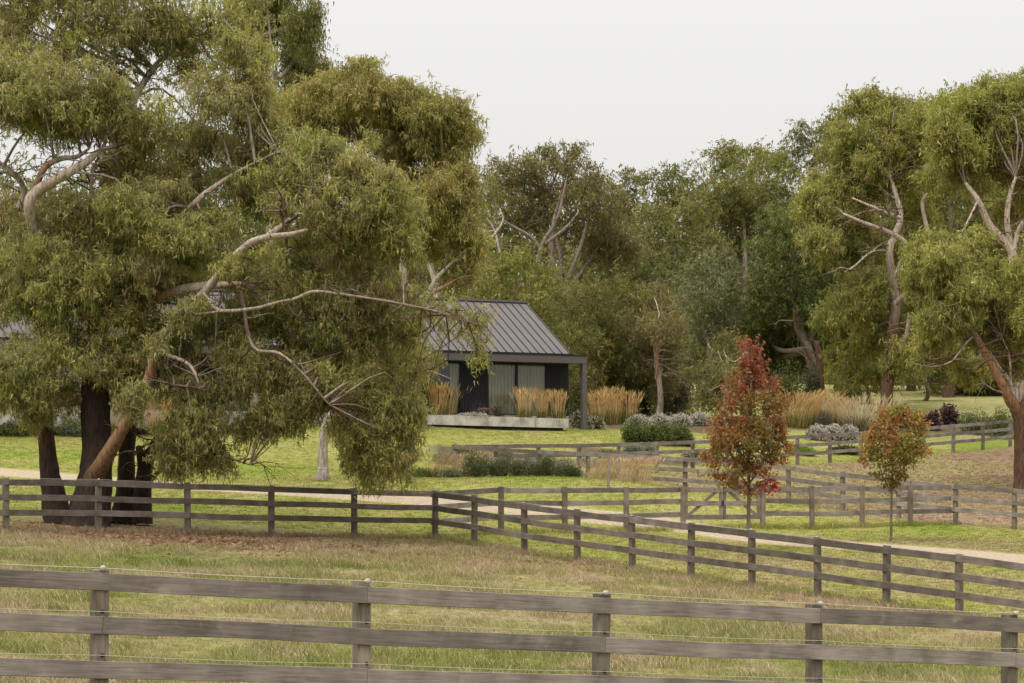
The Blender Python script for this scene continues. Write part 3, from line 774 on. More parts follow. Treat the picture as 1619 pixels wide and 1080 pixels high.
def planter():
    root = empty('planter_wall', (PL_O[0], PL_O[1], 3.1), PL_TH); tag(root, 'long low stained concrete planter wall in front of the house', 'planter')
    L = 11.5
    for i in range(5):
        xa, xb = -L + i * L / 5, -L + (i + 1) * L / 5
        mb = MB(); mb.box(xa + .003, xb - .003, 0, .22, .17, .60); mb.build('wall_panel', M_conc, root)
        mb = MB()
        for tx_ in (.25, .75):
            for tz_ in (.28, .49):
                mb.box(xa + (xb - xa) * tx_ - .014, xa + (xb - xa) * tx_ + .014, -.003, .01, tz_ - .014, tz_ + .014, (1, 1, 1))
        mb.build('tie_hole', M_frame, root)
    mb = MB(); mb.box(-L + .2, -.2, .16, .9, -.5, .17); mb.build('footing', M_dark, root)  # recessed base; the shadow gap under the wall is put into its near-black colour
    mb = MB(); mb.box(-L, -.25, .22, 1.6, .168, .55); mb.build('soil', plain('soil', (.06, .042, .03), .95, var=.3, scale=8, bump=.5), root)
    mb = MB(); mb.box(-.22, 0.0, .22, 1.8, .17, .598); mb.build('end_wall', M_conc, root)
planter()
def terrace():
    p0 = PL_O + 1.6 * pb - .35 * pa; p1 = PL_O - 11.4 * pa + 1.6 * pb
    q0 = H_O + .12 * hb - .9 * ha; q1 = H_O + .12 * hb - 12.5 * ha
    V = []
    for z in (3.0, 3.72): V += [(*p1, z), (*p0, z), (*q0, z), (*q1, z)]
    me = bpy.data.meshes.new('terrace'); me.from_pydata(V, [], [(3, 2, 1, 0), (4, 5, 6, 7), (0, 1, 5, 4), (1, 2, 6, 5), (2, 3, 7, 6), (3, 0, 4, 7)])
    o = link('terrace', me, M_conc); o['kind'] = 'structure'
terrace()
def stool():
    p = PL_O - 3.1 * pa + 2.3 * pb; root = empty('timber_stool', (p[0], p[1], 3.72), PL_TH)
    tag(root, 'small brown timber stool in front of the pale curtains', 'stool')
    mb = MB(); mb.box(-.24, .24, -.2, .2, .38, .46); mb.build('seat', M_timber, root)
    for x in (-.2, .2):
        for y in (-.16, .16): mb = MB(); mb.box(x - .03, x + .03, y - .03, y + .03, 0, .38); mb.build('leg', M_timber, root)
stool()

# ------------------------------------------------------------------ foliage
def rnd_dir(rng, n):
    v = rng.normal(size=(n, 3)); return v / np.linalg.norm(v, axis=1)[:, None]
def leaves(rng, ctr, L, w, droop, col, tri=False):
    """one rhombic leaf at each centre; droop 0..1 pulls the tips downward"""
    n = len(ctr); d = rnd_dir(rng, n) * (1 - droop)[:, None] if np.ndim(droop) else rnd_dir(rng, n) * (1 - droop)
    d = d + np.array([0, 0, -1.0]) * (droop if not np.ndim(droop) else droop[:, None]); d /= np.linalg.norm(d, axis=1)[:, None] + 1e-9
    s = np.cross(d, rnd_dir(rng, n)); s /= np.linalg.norm(s, axis=1)[:, None] + 1e-9
    L = np.broadcast_to(L, (n,))[:, None] * (.65 + .7 * rng.rand(n, 1)); w = L * w
    if tri:
        V = np.stack([ctr - s * w, ctr + s * w, ctr + d * L], 1).reshape(-1, 3)
        return V, np.arange(3 * n).reshape(-1, 3), np.repeat(col, 3, 0)
    b = np.cross(d, s) * L * .12 * rng.normal(size=(n, 1))
    V = np.stack([ctr, ctr + d * L * .45 + s * w + b, ctr + d * L, ctr + d * L * .45 - s * w + b], 1).reshape(-1, 3)
    return V, np.arange(4 * n).reshape(-1, 4), np.repeat(col, 4, 0)

LEAF_GAIN = np.array([2.12, 2.06, 1.86])
def clump_crown(mb, rng, clumps, total, pal, L, w, droop, per=10, sub=(9, .42), jitter=.2, low=-.35, tw=None, spr=1.0, tri=False, loose=.25, strand=2.4):
    """clumps: (centre, (rx, ry, rz), weight). Every clump holds smaller tufts and loose sprays; a spray is a short hanging strand of leaves."""
    pal = np.asarray(pal, float)
    vol = np.array([(r[0] * r[1] * r[2]) ** (2 / 3) * wgt for c, r, wgt in clumps]); share = vol / vol.sum()
    subs = []; rbig = float(np.percentile([max(r) for _, r, _ in clumps], 85))
    for (c, r, wgt), sh in zip(clumps, share):
        c = np.asarray(c); r = np.asarray(r); ns = max(4, int(sub[0] * (1 + .25 * rng.normal()))) if max(r) > rbig * .5 else 3
        d = rnd_dir(rng, ns * 4); d = d[d[:, 2] > low][:ns]
        rad = .40 + .62 * rng.rand(len(d)) ** .7
        sc_ = c + d * r * rad[:, None]; sr = r[None] * (sub[1] * (.5 + .95 * rng.rand(len(d), 1)))
        nl = int(total * sh / len(d)); tone = rng.rand()
        for q, rr in zip(sc_, sr):
            subs.append((q, rr, c))
            nsp = max(2, nl // per)
            dd = rnd_dir(rng, nsp); flip = (dd[:, 2] < -.2) & (rng.rand(nsp) < .6); dd[:, 2] = np.where(flip, -dd[:, 2] * .6, dd[:, 2])
            pr = rng.rand(nsp) ** .55; pr = np.where(rng.rand(nsp) < .18, 1 + .55 * rng.rand(nsp), pr)
            p = q + dd * rr * pr[:, None]
            lo = rng.rand(nsp) < loose
            p = np.where(lo[:, None], c + np.clip(rng.normal(size=(nsp, 3)), -1.9, 1.9) * r * .56, p)
            base = pal[rng.choice(len(pal))] * .5 + pal[int(tone * len(pal)) % len(pal)] * .5
            base = base * (.78 + .44 * rng.rand())
            sprc = base[None] * (.8 + .4 * rng.rand(nsp, 1)) * .7 + pal[rng.randint(0, len(pal), nsp)] * .3
            ax = dd * .55 + np.array([0, 0, -.9 * droop - .1]) + rng.normal(size=(nsp, 3)) * .35; ax /= np.linalg.norm(ax, axis=1)[:, None]
            t = rng.rand(nsp * per, 1)
            pp = np.repeat(p, per, 0) + np.repeat(ax, per, 0) * t * (L * strand * spr) + rng.normal(size=(nsp * per, 3)) * (L * .28)
            cc = np.repeat(sprc, per, 0) * (.62 + .76 * rng.rand(nsp * per, 1)); dead = rng.rand(nsp * per) < .045; cc[dead] = np.array([.16, .105, .055]) * (.6 + .8 * rng.rand(int(dead.sum()), 1))
            dr = np.clip(droop + jitter * rng.normal(size=len(pp)), .02, .95)
            mb.add(*leaves(rng, pp, L, w, dr, cc * LEAF_GAIN, tri))
            if tw is not None:
                for e in p[:1]: tw.append((q, e))
    return subs

BARK_DK = np.array([.040, .028, .022]); BARK_BR = np.array([.11, .065, .042]); BARK_OR = np.array([.34, .20, .12]); BARK_PL = np.array([.43, .36, .30]); BARK_GR = np.array([.26, .22, .18]); BARK_W = np.array([.55, .50, .45])
def nearest_on(paths, q):
    best = None
    for pth, rad in paths:
        lo = pth[:, 2] < q[2] + 1.0
        cand = pth if not lo.any() else pth[lo]
        d = np.linalg.norm(cand - q, axis=1); i = d.argmin()
        if best is None or d[i] < best[0]: best = (d[i], cand[i])
    return best[1]
def branches(mb, rng, paths, clumps, subs, tw, r0=.07, col=BARK_GR, col2=BARK_BR, scale=1.0, sides=5):
    med = float(np.percentile([max(r) for _, r, _ in clumps], 85))
    for c, r, _ in clumps:
        c = np.asarray(c); a = nearest_on(paths, c); mid = (a + c) / 2 + rng.normal(size=3) * .12 * np.linalg.norm(c - a) + np.array([0, 0, .08 * np.linalg.norm(c - a)])
        q = r0 * scale * float(np.clip(max(r) / med, .22, 1.1)) ** 1.4; small = max(r) < med * .6
        k = (col2 if small else col) * (.7 + .5 * rng.rand())
        tube(mb, [a, mid, c], [q, q * .7, q * .42], [k, k, col2], 4 if small else sides, 2 if small else 3)
    for q, rr, c in subs:
        c = np.asarray(c); m_ = (c + q) / 2 + rng.normal(size=3) * .15 * np.linalg.norm(q - c)
        tube(mb, [c, m_, q], [r0 * .36 * scale, r0 * .25 * scale, r0 * .14 * scale], [col2, col2, col2 * .8], 3, 2)
    for q, e in tw:
        tube(mb, [q, e], [r0 * .12 * scale, r0 * .06 * scale], col2, 3, 1)

def CL(lst, D, seed=0, dep=1.0, wq=1.0, sat=3):
    """pixel clumps (cx, cy, rx, ry[, depth offset m][, weight]) -> world clumps"""
    out = []; rng = np.random.RandomState(seed)
    for t in lst:
        dd = t[4] if len(t) > 4 else rng.normal() * 1.2
        w = t[5] if len(t) > 5 else 1.0
        d = D + dd; m = d / FPX
        c = P(t[0], t[1], d); r = np.array([t[2] * m, .5 * (t[2] + t[3]) * m * dep, t[3] * m])
        out.append((c, tuple(r * .86), w * wq))
        for _ in range(sat):                                   # small outlying sprays break up the outline
            v = rnd_dir(rng, 1)[0]; k = .22 + .2 * rng.rand()
            out.append((c + v * r * (.85 + .45 * rng.rand()), (r[0] * k, r[1] * k, r[2] * k * 1.35), w * wq * .75))
    return out
def origin_of(o, root): o.location = (0, 0, 0)
def tree(name, label, cat, base, limbs, clumps, total, pal, L, w, droop, seed, group=None, per=10, sub=(9, .42), r0=.07, low=-.35, col=BARK_GR, col2=BARK_BR, twigs=True, spr=1.0, mat=None, jitter=.2, tri=False, side=0, tscale=1.0, loose=.25, strand=2.4):
    """limbs: list of (partname, points world, radii, colours, sides, rough)"""
    rng = np.random.RandomState(seed); base = np.asarray(base, float)
    root = empty(name, tuple(base)); tag(root, label, cat, group)
    paths = []
    for pn, pts, rad, cols, sides, rough in limbs:
        mb = MB(); pth = tube(mb, pts, rad, cols, sides, 5, rough, rng); paths.append((pth, rad))
        o = mb.build(pn, M_bark, root, True, base); o.location = (0, 0, 0)
    cm = MB(); tw = [] if twigs else None
    subs = clump_crown(cm, rng, clumps, total, [np.asarray(p) for p in pal], L, w, droop, per, sub, jitter, low, tw, spr=spr, tri=tri, loose=loose, strand=strand)
    bm = MB(); branches(bm, rng, paths, clumps, subs, tw or [], r0, col, col2)
    for (pth, rad), lb in zip(paths, limbs):
        k0 = int(len(pth) * (.5 if lb[0] == 'trunk' else .15)); nt_ = side if lb[0] == 'limb' else side + 4
        for _ in range(nt_):
            i = rng.randint(k0, len(pth)); a = pth[i]; ln = (.35 + 1.0 * rng.rand()) * tscale; d = rnd_dir(rng, 1)[0]; d[2] = abs(d[2]) * .6 - .1
            m_ = a + d * ln * .5 + rng.normal(size=3) * .1 * ln; e = a + d * ln + rng.normal(size=3) * .22 * ln
            cl_ = (col2 if rng.rand() < .6 else col) * (.7 + .6 * rng.rand()); r_ = tscale * (.008 + .016 * rng.rand())
            tube(bm, [a, m_, e], [r_ * 1.5, r_, r_ * .4], cl_, 4, 2)
            for _k in range(2):
                f = m_ * .4 + e * .6; tube(bm, [f, f + (e - m_) * .5 + rng.normal(size=3) * .25 * ln], [r_ * .6, r_ * .25], cl_, 3, 1)
    o = bm.build('branches', M_bark, root, True, base); o.location = (0, 0, 0); o['kind'] = 'stuff'
    o = cm.build('crown', mat or M_leaf, root, False, base); o.location = (0, 0, 0); o['kind'] = 'stuff'
    return root

PAL_T1 = [(.142, .142, .042), (.108, .114, .040), (.172, .160, .060), (.126, .112, .054), (.146, .160, .044), (.100, .104, .048), (.158, .140, .080), (.135, .150, .050)]
PAL_T2 = [(.142, .138, .046), (.115, .114, .040), (.160, .140, .058), (.132, .114, .050), (.130, .136, .040)]
PAL_RT = [(.128, .138, .036), (.100, .110, .032), (.155, .152, .050), (.112, .110, .042)]
PAL_DG = [(.078, .090, .030), (.064, .075, .028), (.095, .102, .036), (.082, .085, .036)]
PAL_OL = [(.105, .108, .030), (.085, .092, .028), (.125, .118, .036), (.090, .086, .034)]
PAL_YG = [(.135, .140, .036), (.110, .122, .032), (.150, .145, .046)]
PAL_BR = [(.120, .108, .042), (.100, .098, .036), (.135, .112, .050), (.110, .096, .045)]
PAL_GY = [(.115, .122, .062), (.092, .100, .050), (.135, .138, .076)]

def L_(pts, rad, cols, sides=9, rough=.0, name='limb'):
    return (name, [P(*p) for p in pts], rad, [np.asarray(c) for c in cols], sides, rough)

# the big multi-stemmed gum behind the left fence
def big_gum():
    D = 67.0
    B, O, G, Pp, R = BARK_DK, BARK_OR, BARK_GR, BARK_PL, BARK_BR
    limbs = [
        L_([(134, 856, 66.6), (142, 812, 66.7), (152, 760, 66.8), (155, 700, 67), (152, 640, 67), (150, 580, 67.2), (158, 500, 67.6), (165, 420, 68.2), (160, 330, 68.8), (175, 250, 69), (205, 170, 69), (255, 95, 69), (330, 50, 68.6)],
           [.72, .55, .44, .36, .36, .33, .26, .20, .16, .13, .10, .08, .05], [B, B, B, B, B, R * .6, R, R, G, Pp, Pp, G, G], 16, .09, 'trunk'),
        L_([(93, 830, 67.2), (84, 784, 67.3), (76, 730, 67.4), (71, 670, 67.4), (72, 600, 67.4), (68, 520, 67.2), (61, 440, 67), (54, 370, 66.5), (46, 325, 66), (56, 305, 66), (80, 289, 65.8), (104, 275, 65.6), (136, 256, 65.6), (158, 238, 65.8), (184, 231, 66)],
           [.42, .30, .23, .19, .18, .17, .16, .15, .15, .14, .13, .12, .10, .07, .04], [B, B, B * 1.3, R, R * 1.2, O * .7, O * .8, Pp * .9, Pp, Pp, Pp, Pp, Pp, G, G], 12, .07, 'trunk'),
        L_([(194, 828, 68.4), (199, 775, 68.5), (200, 720, 68.6), (205, 660, 68.6), (204, 590, 68.4), (214, 512, 68), (233, 483, 67.4), (257, 468, 66.8), (288, 458, 66.2), (329, 452, 65.8), (381, 448, 65.4)],
           [.36, .27, .22, .19, .17, .15, .14, .135, .125, .11, .05], [B, B, B, B * 1.5, R, O * .8, O * .9, O, Pp * .9, Pp, Pp], 12, .07, 'trunk'),
        L_([(224, 828, 68.2), (226, 775, 68.2), (230, 738, 68.2), (240, 712, 68.1), (252, 690, 68), (275, 650, 67.6), (300, 600, 67.2), (340, 560, 67)],
           [.30, .22, .20, .15, .11, .08, .06, .03], [B, B, B, B, B * 1.3, R, R, R], 11, .08, 'trunk'),
        L_([(140, 772, 66.9), (157, 741, 66.3), (187, 690, 65.8), (214, 645, 65.6), (234, 600, 65.4), (245, 560, 65.4), (264, 524, 65.3), (295, 488, 65.2), (322, 464, 65.2), (349, 430, 65.1), (389, 389, 65.0), (420, 376, 64.9), (457, 371, 64.8), (486, 363, 64.8)],
           [.34, .22, .165, .15, .13, .12, .115, .115, .11, .105, .10, .09, .07, .03], [B, O * .55, O * .85, O * .8, O * .7, O * .7, Pp * .65, Pp * .7, Pp * .7, Pp * .8, Pp * .85, Pp * .95, Pp * .9, Pp * .8], 14, .07),
        L_([(224, 742, 68.1), (222, 722, 68), (219, 706, 67.9)], [.11, .10, .09], [B, B, R], 8, .08),
        L_([(236, 764, 68), (253, 744, 67.4), (275, 741, 66.8), (310, 736, 66.4), (345, 722, 66), (395, 735, 65.8)], [.07, .055, .045, .035, .025, .012], [B, R, R, R, R, R], 7),
        L_([(55, 296, 66.2), (72, 264, 66), (96, 251, 65.8), (121, 248, 65.8), (141, 235, 65.9)], [.09, .08, .075, .06, .03], [G, O, G, G, G], 8),
        L_([(30, 330, 68), (38, 300, 68), (22, 275, 67.6), (0, 258, 67.4), (-40, 240, 67)], [.09, .08, .07, .06, .04], [Pp] * 5, 8),
        L_([(165, 430, 68.2), (230, 385, 68.2), (300, 329, 66.6), (326, 305, 66.4), (380, 270, 66.4), (440, 240, 66.4)], [.11, .10, .09, .075, .05, .03], [R, G, Pp, Pp, G, G], 9),
        L_([(246, 556, 65.5), (292, 572, 65), (308, 590, 64.9), (317, 614, 64.9)], [.06, .05, .04, .02], [Pp, Pp, Pp, G], 7),
        L_([(236, 620, 65.6), (262, 612, 65), (295, 611, 64.8), (330, 618, 64.8)], [.05, .04, .035, .02], [R, R, R, R], 7),
        L_([(349, 430, 65.1), (380, 470, 65), (400, 548, 64.8), (442, 559, 64.6), (480, 592, 64.6), (520, 640, 64.6)], [.05, .045, .045, .04, .03, .015], [R, R, G, Pp * .8, G, G], 8, .08),
        L_([(322, 464, 65.1), (345, 490, 64.8), (400, 488, 64.6), (440, 478, 64.6), (467, 472, 64.5), (496, 461, 64.5), (538, 465, 64.6), (610, 476, 64.8), (680, 490, 65), (740, 510, 65.2)], [.05, .045, .045, .042, .042, .04, .034, .026, .02, .01], [G, Pp * .8, Pp * .7, G, Pp * .8, Pp * .8, Pp * .7, G, G, R], 8, .08),
        L_([(389, 389, 65), (450, 400, 65), (446, 340, 65), (452, 320, 65)], [.05, .045, .04, .02], [R, R, R, R], 7),
        L_([(150, 260, 67.6), (144, 290, 67), (148, 310, 67)], [.06, .06, .03], [Pp, Pp, Pp], 7),
        L_([(166, 420, 67.6), (110, 400, 68), (60, 380, 68.4), (0, 400, 68.6)], [.1, .08, .06, .04], [R, R, G, G], 8),
        L_([(420, 376, 64.9), (470, 340, 65.2), (540, 300, 65.8), (600, 310, 66)], [.08, .07, .05, .03], [Pp, G, G, G], 7),
    ]
    cl = CL([(t[0], t[1] - 14 * (t[1] > 430), *t[2:5], (t[5] if len(t) > 5 else 1.0) * (.24 if t[0] > 650 and 420 < t[1] < 620 else .6 if t[0] > 590 and 420 < t[1] < 620 else .72 if t[1] < 150 else 1.0)) for t in [
        # upper crown
        (60, 55, 75, 50, 2.5), (150, 25, 80, 45, 2), (235, 35, 70, 45, 1.5), (330, 40, 70, 45, 1), (380, 100, 55, 50, .5), (350, 155, 60, 45, 0), (285, 110, 50, 30, 2.5, .25), (405, 165, 40, 40, 1), (20, 10, 60, 40, 3), (90, -40, 90, 50, 2), (260, -40, 100, 50, 2), (400, 10, 40, 40, 2, .6),
        # bright pad, left
        (40, 120, 65, 45, -1), (110, 135, 70, 45, -1.5), (180, 170, 60, 45, -1.2), (225, 205, 45, 45, -.5), (60, 185, 70, 40, 0), (140, 195, 50, 30, .3), (0, 160, 50, 50, -1), (215, 255, 35, 30, .2),
        # bright pad, right
        (420, 235, 60, 40, .6), (500, 245, 70, 42, -.5), (565, 285, 60, 45, -1), (620, 330, 50, 45, -1.2), (590, 370, 60, 40, -.8), (530, 330, 70, 45, -1.2), (450, 295, 65, 42, -.4), (380, 275, 50, 40, .8), (640, 385, 30, 30, -1), (550, 410, 55, 30, -.3), (500, 380, 45, 25, 1.2),
        # shaded middle
        (200, 330, 48, 34, -1.5), (255, 372, 50, 34, -1.6), (255, 300, 42, 30, -.6), (330, 352, 42, 30, -1), (420, 335, 45, 34, 1.6), (430, 415, 48, 32, 2.2), (120, 330, 50, 34, -.5), (70, 395, 46, 34, -1), (230, 440, 46, 28, -1), (110, 470, 44, 30, -1.2), (230, 320, 65, 45, 2), (290, 350, 55, 45, 1.5), (160, 360, 60, 45, 2.2), (90, 360, 55, 40, 2), (30, 420, 55, 45, 1), (100, 430, 60, 40, .5), (210, 410, 70, 40, 1.5), (300, 410, 50, 35, 2), (170, 450, 55, 35, 1), (20, 340, 45, 40, 3),
        # hanging sprays, middle right
        (440, 470, 42, 40, -.8), (500, 520, 45, 40, -.5), (560, 490, 50, 38, -.5), (620, 500, 45, 35, -.2), (675, 505, 42, 32, 0), (655, 545, 40, 40, 0), (720, 505, 35, 28, .2), (752, 530, 24, 32, .3), (755, 570, 14, 26, .3), (590, 550, 45, 40, .4), (400, 510, 45, 35, .6), (350, 540, 40, 35, 1), (480, 430, 45, 28, 1),
        # low right skirts
        (390, 590, 50, 38, -.8), (350, 640, 55, 42, -1), (300, 690, 45, 45, -1.2), (290, 745, 35, 30, -1.2), (340, 735, 30, 28, -1), (440, 600, 55, 42, -.6), (500, 630, 55, 45, -.8), (560, 620, 50, 45, -.3), (562, 690, 42, 42, -.8), (600, 680, 45, 45, 0), (575, 735, 40, 25, -.5), (640, 690, 28, 35, .2), (450, 668, 40, 28, -.6), (400, 690, 35, 25, -.6), (540, 575, 50, 30, .2), (620, 610, 40, 40, .6),
        # veils in front of the limbs and over the roof beyond
        (222, 632, 22, 18, -2.4), (280, 512, 22, 16, -2.2, .7), (368, 412, 22, 16, -2.4, .7), (250, 465, 46, 30, .6), (300, 520, 44, 32, .8), (420, 525, 44, 30, .6), (250, 425, 46, 28, .5), (460, 500, 42, 30, 1), (70, 452, 46, 30, 0), (140, 452, 46, 30, -.4), (390, 455, 40, 28, 1.4), (505, 465, 44, 30, 1.2), (570, 455, 40, 22, 1, .6), (640, 470, 40, 22, 1), (10, 465, 40, 30, .5), (200, 480, 40, 30, .4), (480, 560, 44, 28, .8), (250, 610, 30, 26, .8), (310, 650, 30, 28, .2),
        (315, 200, 46, 32, 1.5, .7), (265, 232, 44, 28, 1.8, .6), (335, 232, 44, 28, 1.5), (190, 100, 50, 30, 2.4, .5), (190, 265, 42, 28, 2), (300, 270, 44, 30, 1.6), (90, 95, 60, 36, 1.5, .8), (280, 70, 60, 36, 2),
        (430, 655, 22, 34, -1), (610, 745, 24, 26, -.4), (640, 740, 18, 30, .2), (590, 770, 20, 16, -.4), (480, 655, 24, 34, -1), (640, 660, 22, 36, -.2), (330, 690, 22, 34, -1.4), (265, 720, 20, 30, -1.4), (210, 655, 18, 16, -2.2, .8), (252, 560, 18, 16, -2.2, .8), (305, 490, 16, 12, -2.2, .7), (430, 395, 18, 12, -2.4, .7),
        # low left skirts
        (30, 590, 55, 35, -1), (85, 570, 40, 30, -.6), (15, 640, 45, 32, -1), (110, 640, 35, 30, .3), (50, 500, 50, 38, .3), (120, 500, 50, 40, -.4), (185, 510, 45, 40, -.3), (110, 560, 45, 35, 0), (190, 570, 40, 40, -.6), (150, 590, 38, 34, -1), (150, 440, 50, 34, -1), (60, 660, 35, 22, -.4), (240, 540, 35, 40, 1.5), (195, 625, 35, 30, .4), (275, 580, 35, 35, 1),
    ]], D, 3)
    tree('gum_tree', 'huge spreading gum with several dark trunks behind the left fence', 'tree', P(150, 830, 67), limbs, cl, 530000, PAL_T1, .142, .12, .44, 31, 'gum trees', per=14, sub=(12, .38), r0=.04, low=-.7, tri=True, side=11, loose=.20, strand=2.6, jitter=.34, spr=1.05)
big_gum()

def white_gum():
    D = 88.0; W, O, G = BARK_W, BARK_OR, BARK_GR
    limbs = [L_([(511, 758, D), (511, 738, D), (512, 690, D), (530, 650, D), (572, 615, D), (596, 575, D), (612, 520, D), (637, 445, D), (634, 410, D), (618, 340, D), (600, 270, D), (606, 225, D), (616, 198, D)],
                [.27, .185, .165, .16, .15, .14, .13, .12, .11, .10, .09, .06, .03], [W * .4, W * .62, W * .62, W * .55, O * .8, O * .8, G, W, W * .9, G, W * .8, W * .8, G], 11, .05, 'trunk'),
             L_([(634, 410, D), (660, 380, D), (690, 330, D), (700, 260, D)], [.08, .07, .05, .03], [G] * 4, 7),
             L_([(602, 275, D), (585, 255, D), (570, 240, D), (560, 220, D)], [.07, .06, .05, .03], [W * .8] * 4, 7),
             L_([(637, 445, D - .5), (668, 470, D - .5), (690, 440, D - .5), (715, 415, D - .5), (735, 402, D - .5)], [.09, .08, .07, .05, .03], [W * .8] * 5, 7),
             L_([(637, 445, D - .4), (610, 440, D - .6), (590, 450, D - .8)], [.05, .04, .03], [W * .8] * 3, 6),
             L_([(668, 470, D - .5), (700, 455, D - .5), (725, 440, D - .6), (750, 435, D - .6)], [.06, .05, .03, .02], [O, O, O, G], 6)]
    cl = CL([(520, 150, 50, 35), (580, 145, 55, 38), (640, 165, 55, 40), (695, 185, 45, 40), (725, 225, 28, 45), (690, 245, 45, 45), (640, 220, 50, 40), (570, 200, 50, 35, 2), (500, 195, 50, 35, 2), (470, 165, 40, 30, 2), (720, 290, 30, 45), (685, 310, 45, 45), (640, 285, 45, 35, 1.5), (700, 365, 40, 40), (735, 370, 25, 50), (665, 360, 40, 35, 1), (725, 430, 28, 35, 1), (600, 420, 40, 25, 2), (560, 130, 40, 22, 1), (600, 500, 40, 28, 2, .6), (540, 440, 60, 35, 3), (450, 210, 45, 30, 2.5)], D, 8)
    tree('gum_tree', 'white-trunked gum behind the big gum, its crown against the sky', 'tree', P(511, 748, D), limbs, cl, 170000, PAL_T2, .175, .115, .5, 32, 'gum trees', per=12, r0=.04, sub=(11, .40), low=-.75, tri=True, side=8, loose=.2, jitter=.3)
white_gum()

def auto_limbs(bx, D, clumps, r, cols=(BARK_BR, BARK_GR, BARK_GR), lean=0, nl=4, seed=0, fork=.45):
    rng = np.random.RandomState(seed); X = WX(bx, D); z0 = tz(X, D) - .15
    C = np.array([c for c, _, _ in clumps]); cen = C.mean(0); zt = C[:, 2].max(); zb = C[:, 2].min()
    f = np.array([X * .5 + cen[0] * .5, D, z0 + (cen[2] - z0) * fork * 1.3])
    top = np.array([cen[0], D, cen[2] * .55 + zt * .45])
    base = np.array([X, D, z0])
    limbs = [('trunk', [base, base * .6 + f * .4 + np.array([rng.normal() * .2, 0, 0]), f, (f + top) / 2 + rng.normal(size=3) * .4, top], [r * 1.25, r, r * .8, r * .5, r * .2], [cols[0], cols[0], cols[1], cols[2], cols[2]], 8, .06)]
    order = np.argsort([-w[0] for _, w, _ in clumps])[:nl]
    for i in order:
        q = C[i]; m_ = (f + q) / 2 + np.array([rng.normal() * .5, rng.normal() * .3, -.4])
        limbs.append(('limb', [f, m_, q], [r * .5, r * .38, r * .16], [cols[1], cols[2], cols[2]], 6, 0))
    return base, limbs
def bgtree(label, D, bx, cl, pal, total=11000, r=.3, L=.30, w=.2, droop=.35, seed=0, cols=(BARK_BR, BARK_GR, BARK_GR), name='woodland_tree', extra=(), sub=(9, .54), r0=None, group='trees of the wooded hillside', low=-.9, nl=4, spread=1.5, per=8, fill=12, grow=1.13, tri=True):
    rng = np.random.RandomState(seed + 900)
    cl = [(t[0], t[1], t[2] * grow, t[3] * grow, *t[4:]) for t in cl]
    if fill:                                             # lower foliage hanging between the crown and the ground
        a = np.array([t[:4] for t in cl]); g = HZ - FPX * tz(WX(bx, D), D) / D; lo = a[:, 1].max()
        for i in range(fill):
            t = rng.rand(); y_ = lo + (g - 35 - lo) * t
            if g - 35 > lo: cl.append((a[:, 0].min() + (a[:, 0].max() - a[:, 0].min()) * rng.rand(), y_, a[:, 2].mean() * (.8 + .4 * rng.rand()), a[:, 3].mean() * (.8 + .4 * rng.rand()), 2.5 + rng.normal() * 1.0, .8))
    c = CL([t if len(t) > 4 else (*t, rng.normal() * spread) for t in cl], D, seed)
    base, limbs = auto_limbs(bx, D, c, r, cols, nl=nl, seed=seed)
    return tree(name, label, 'tree', base, limbs + [L_(*e) for e in extra], c, int(total * 1.25), np.asarray(pal) * np.array([.70, .73, .72]), L * .84, w, droop, seed, group, per=per, sub=sub, r0=r0 or r * .22, low=low, twigs=False, col=cols[1], col2=cols[0], tri=tri, side=3, tscale=D / 90, jitter=.3)

PALE = (BARK_GR, BARK_PL, BARK_PL)
# tall gum at the top edge behind the big gum
bgtree('tall pale-limbed gum rising behind the big gum at the top edge', 108, 400, [(400, 15, 40, 35), (440, 30, 45, 40), (480, 45, 30, 40), (500, 110, 38, 42), (470, 130, 30, 30), (420, -30, 60, 40), (385, 55, 25, 35), (520, 130, 25, 25), (560, 165, 40, 30)], PAL_OL, 52000, .2, .22, .12, .6, 41, PALE, 'gum_tree', nl=2,
       extra=[([(395, 260, 107), (410, 170, 107), (425, 140, 107), (455, 110, 107), (480, 70, 107)], [.2, .17, .13, .1, .05], [BARK_GR, BARK_PL, BARK_PL, BARK_PL, BARK_PL], 8), ([(372, 100, 107), (395, 70, 107), (430, 50, 107), (470, 40, 107)], [.13, .1, .08, .04], [BARK_PL] * 4, 7)], group='gum trees', fill=0)
# small pale-stemmed tree beside the planter
def planter_tree():
    D = 111.0; G = BARK_PL * .8; b = P(624, 668, D)
    limbs = [L_([(622, 668, D), (621, 634, D), (624, 616, D), (622, 600, D), (612, 580, D)], [.09, .07, .06, .05, .03], [G] * 5, 7, 0, 'trunk'),
             L_([(626, 668, D), (629, 630, D), (633, 612, D), (629, 598, D), (635, 570, D)], [.09, .07, .06, .05, .03], [G] * 5, 7, 0, 'trunk'),
             L_([(628, 668, D - .2), (631, 634, D - .2), (642, 618, D - .2), (652, 606, D - .2), (668, 585, D - .2)], [.08, .07, .06, .05, .03], [G] * 5, 7, 0, 'trunk'),
             L_([(668, 585, D - .2), (690, 590, D - .3), (715, 600, D - .4)], [.03, .025, .012], [G] * 3, 5)]
    cl = CL([(600, 575, 35, 25), (640, 560, 35, 22), (668, 565, 26, 22), (615, 540, 40, 25), (585, 610, 25, 22), (664, 590, 14, 14), (604, 645, 24, 16)], D, 4)
    tree('small_tree', 'small pale multi-stemmed tree at the left end of the planter', 'tree', b, limbs, cl, 16000, PAL_T1, .2, .11, .55, 51, r0=.04)
planter_tree()

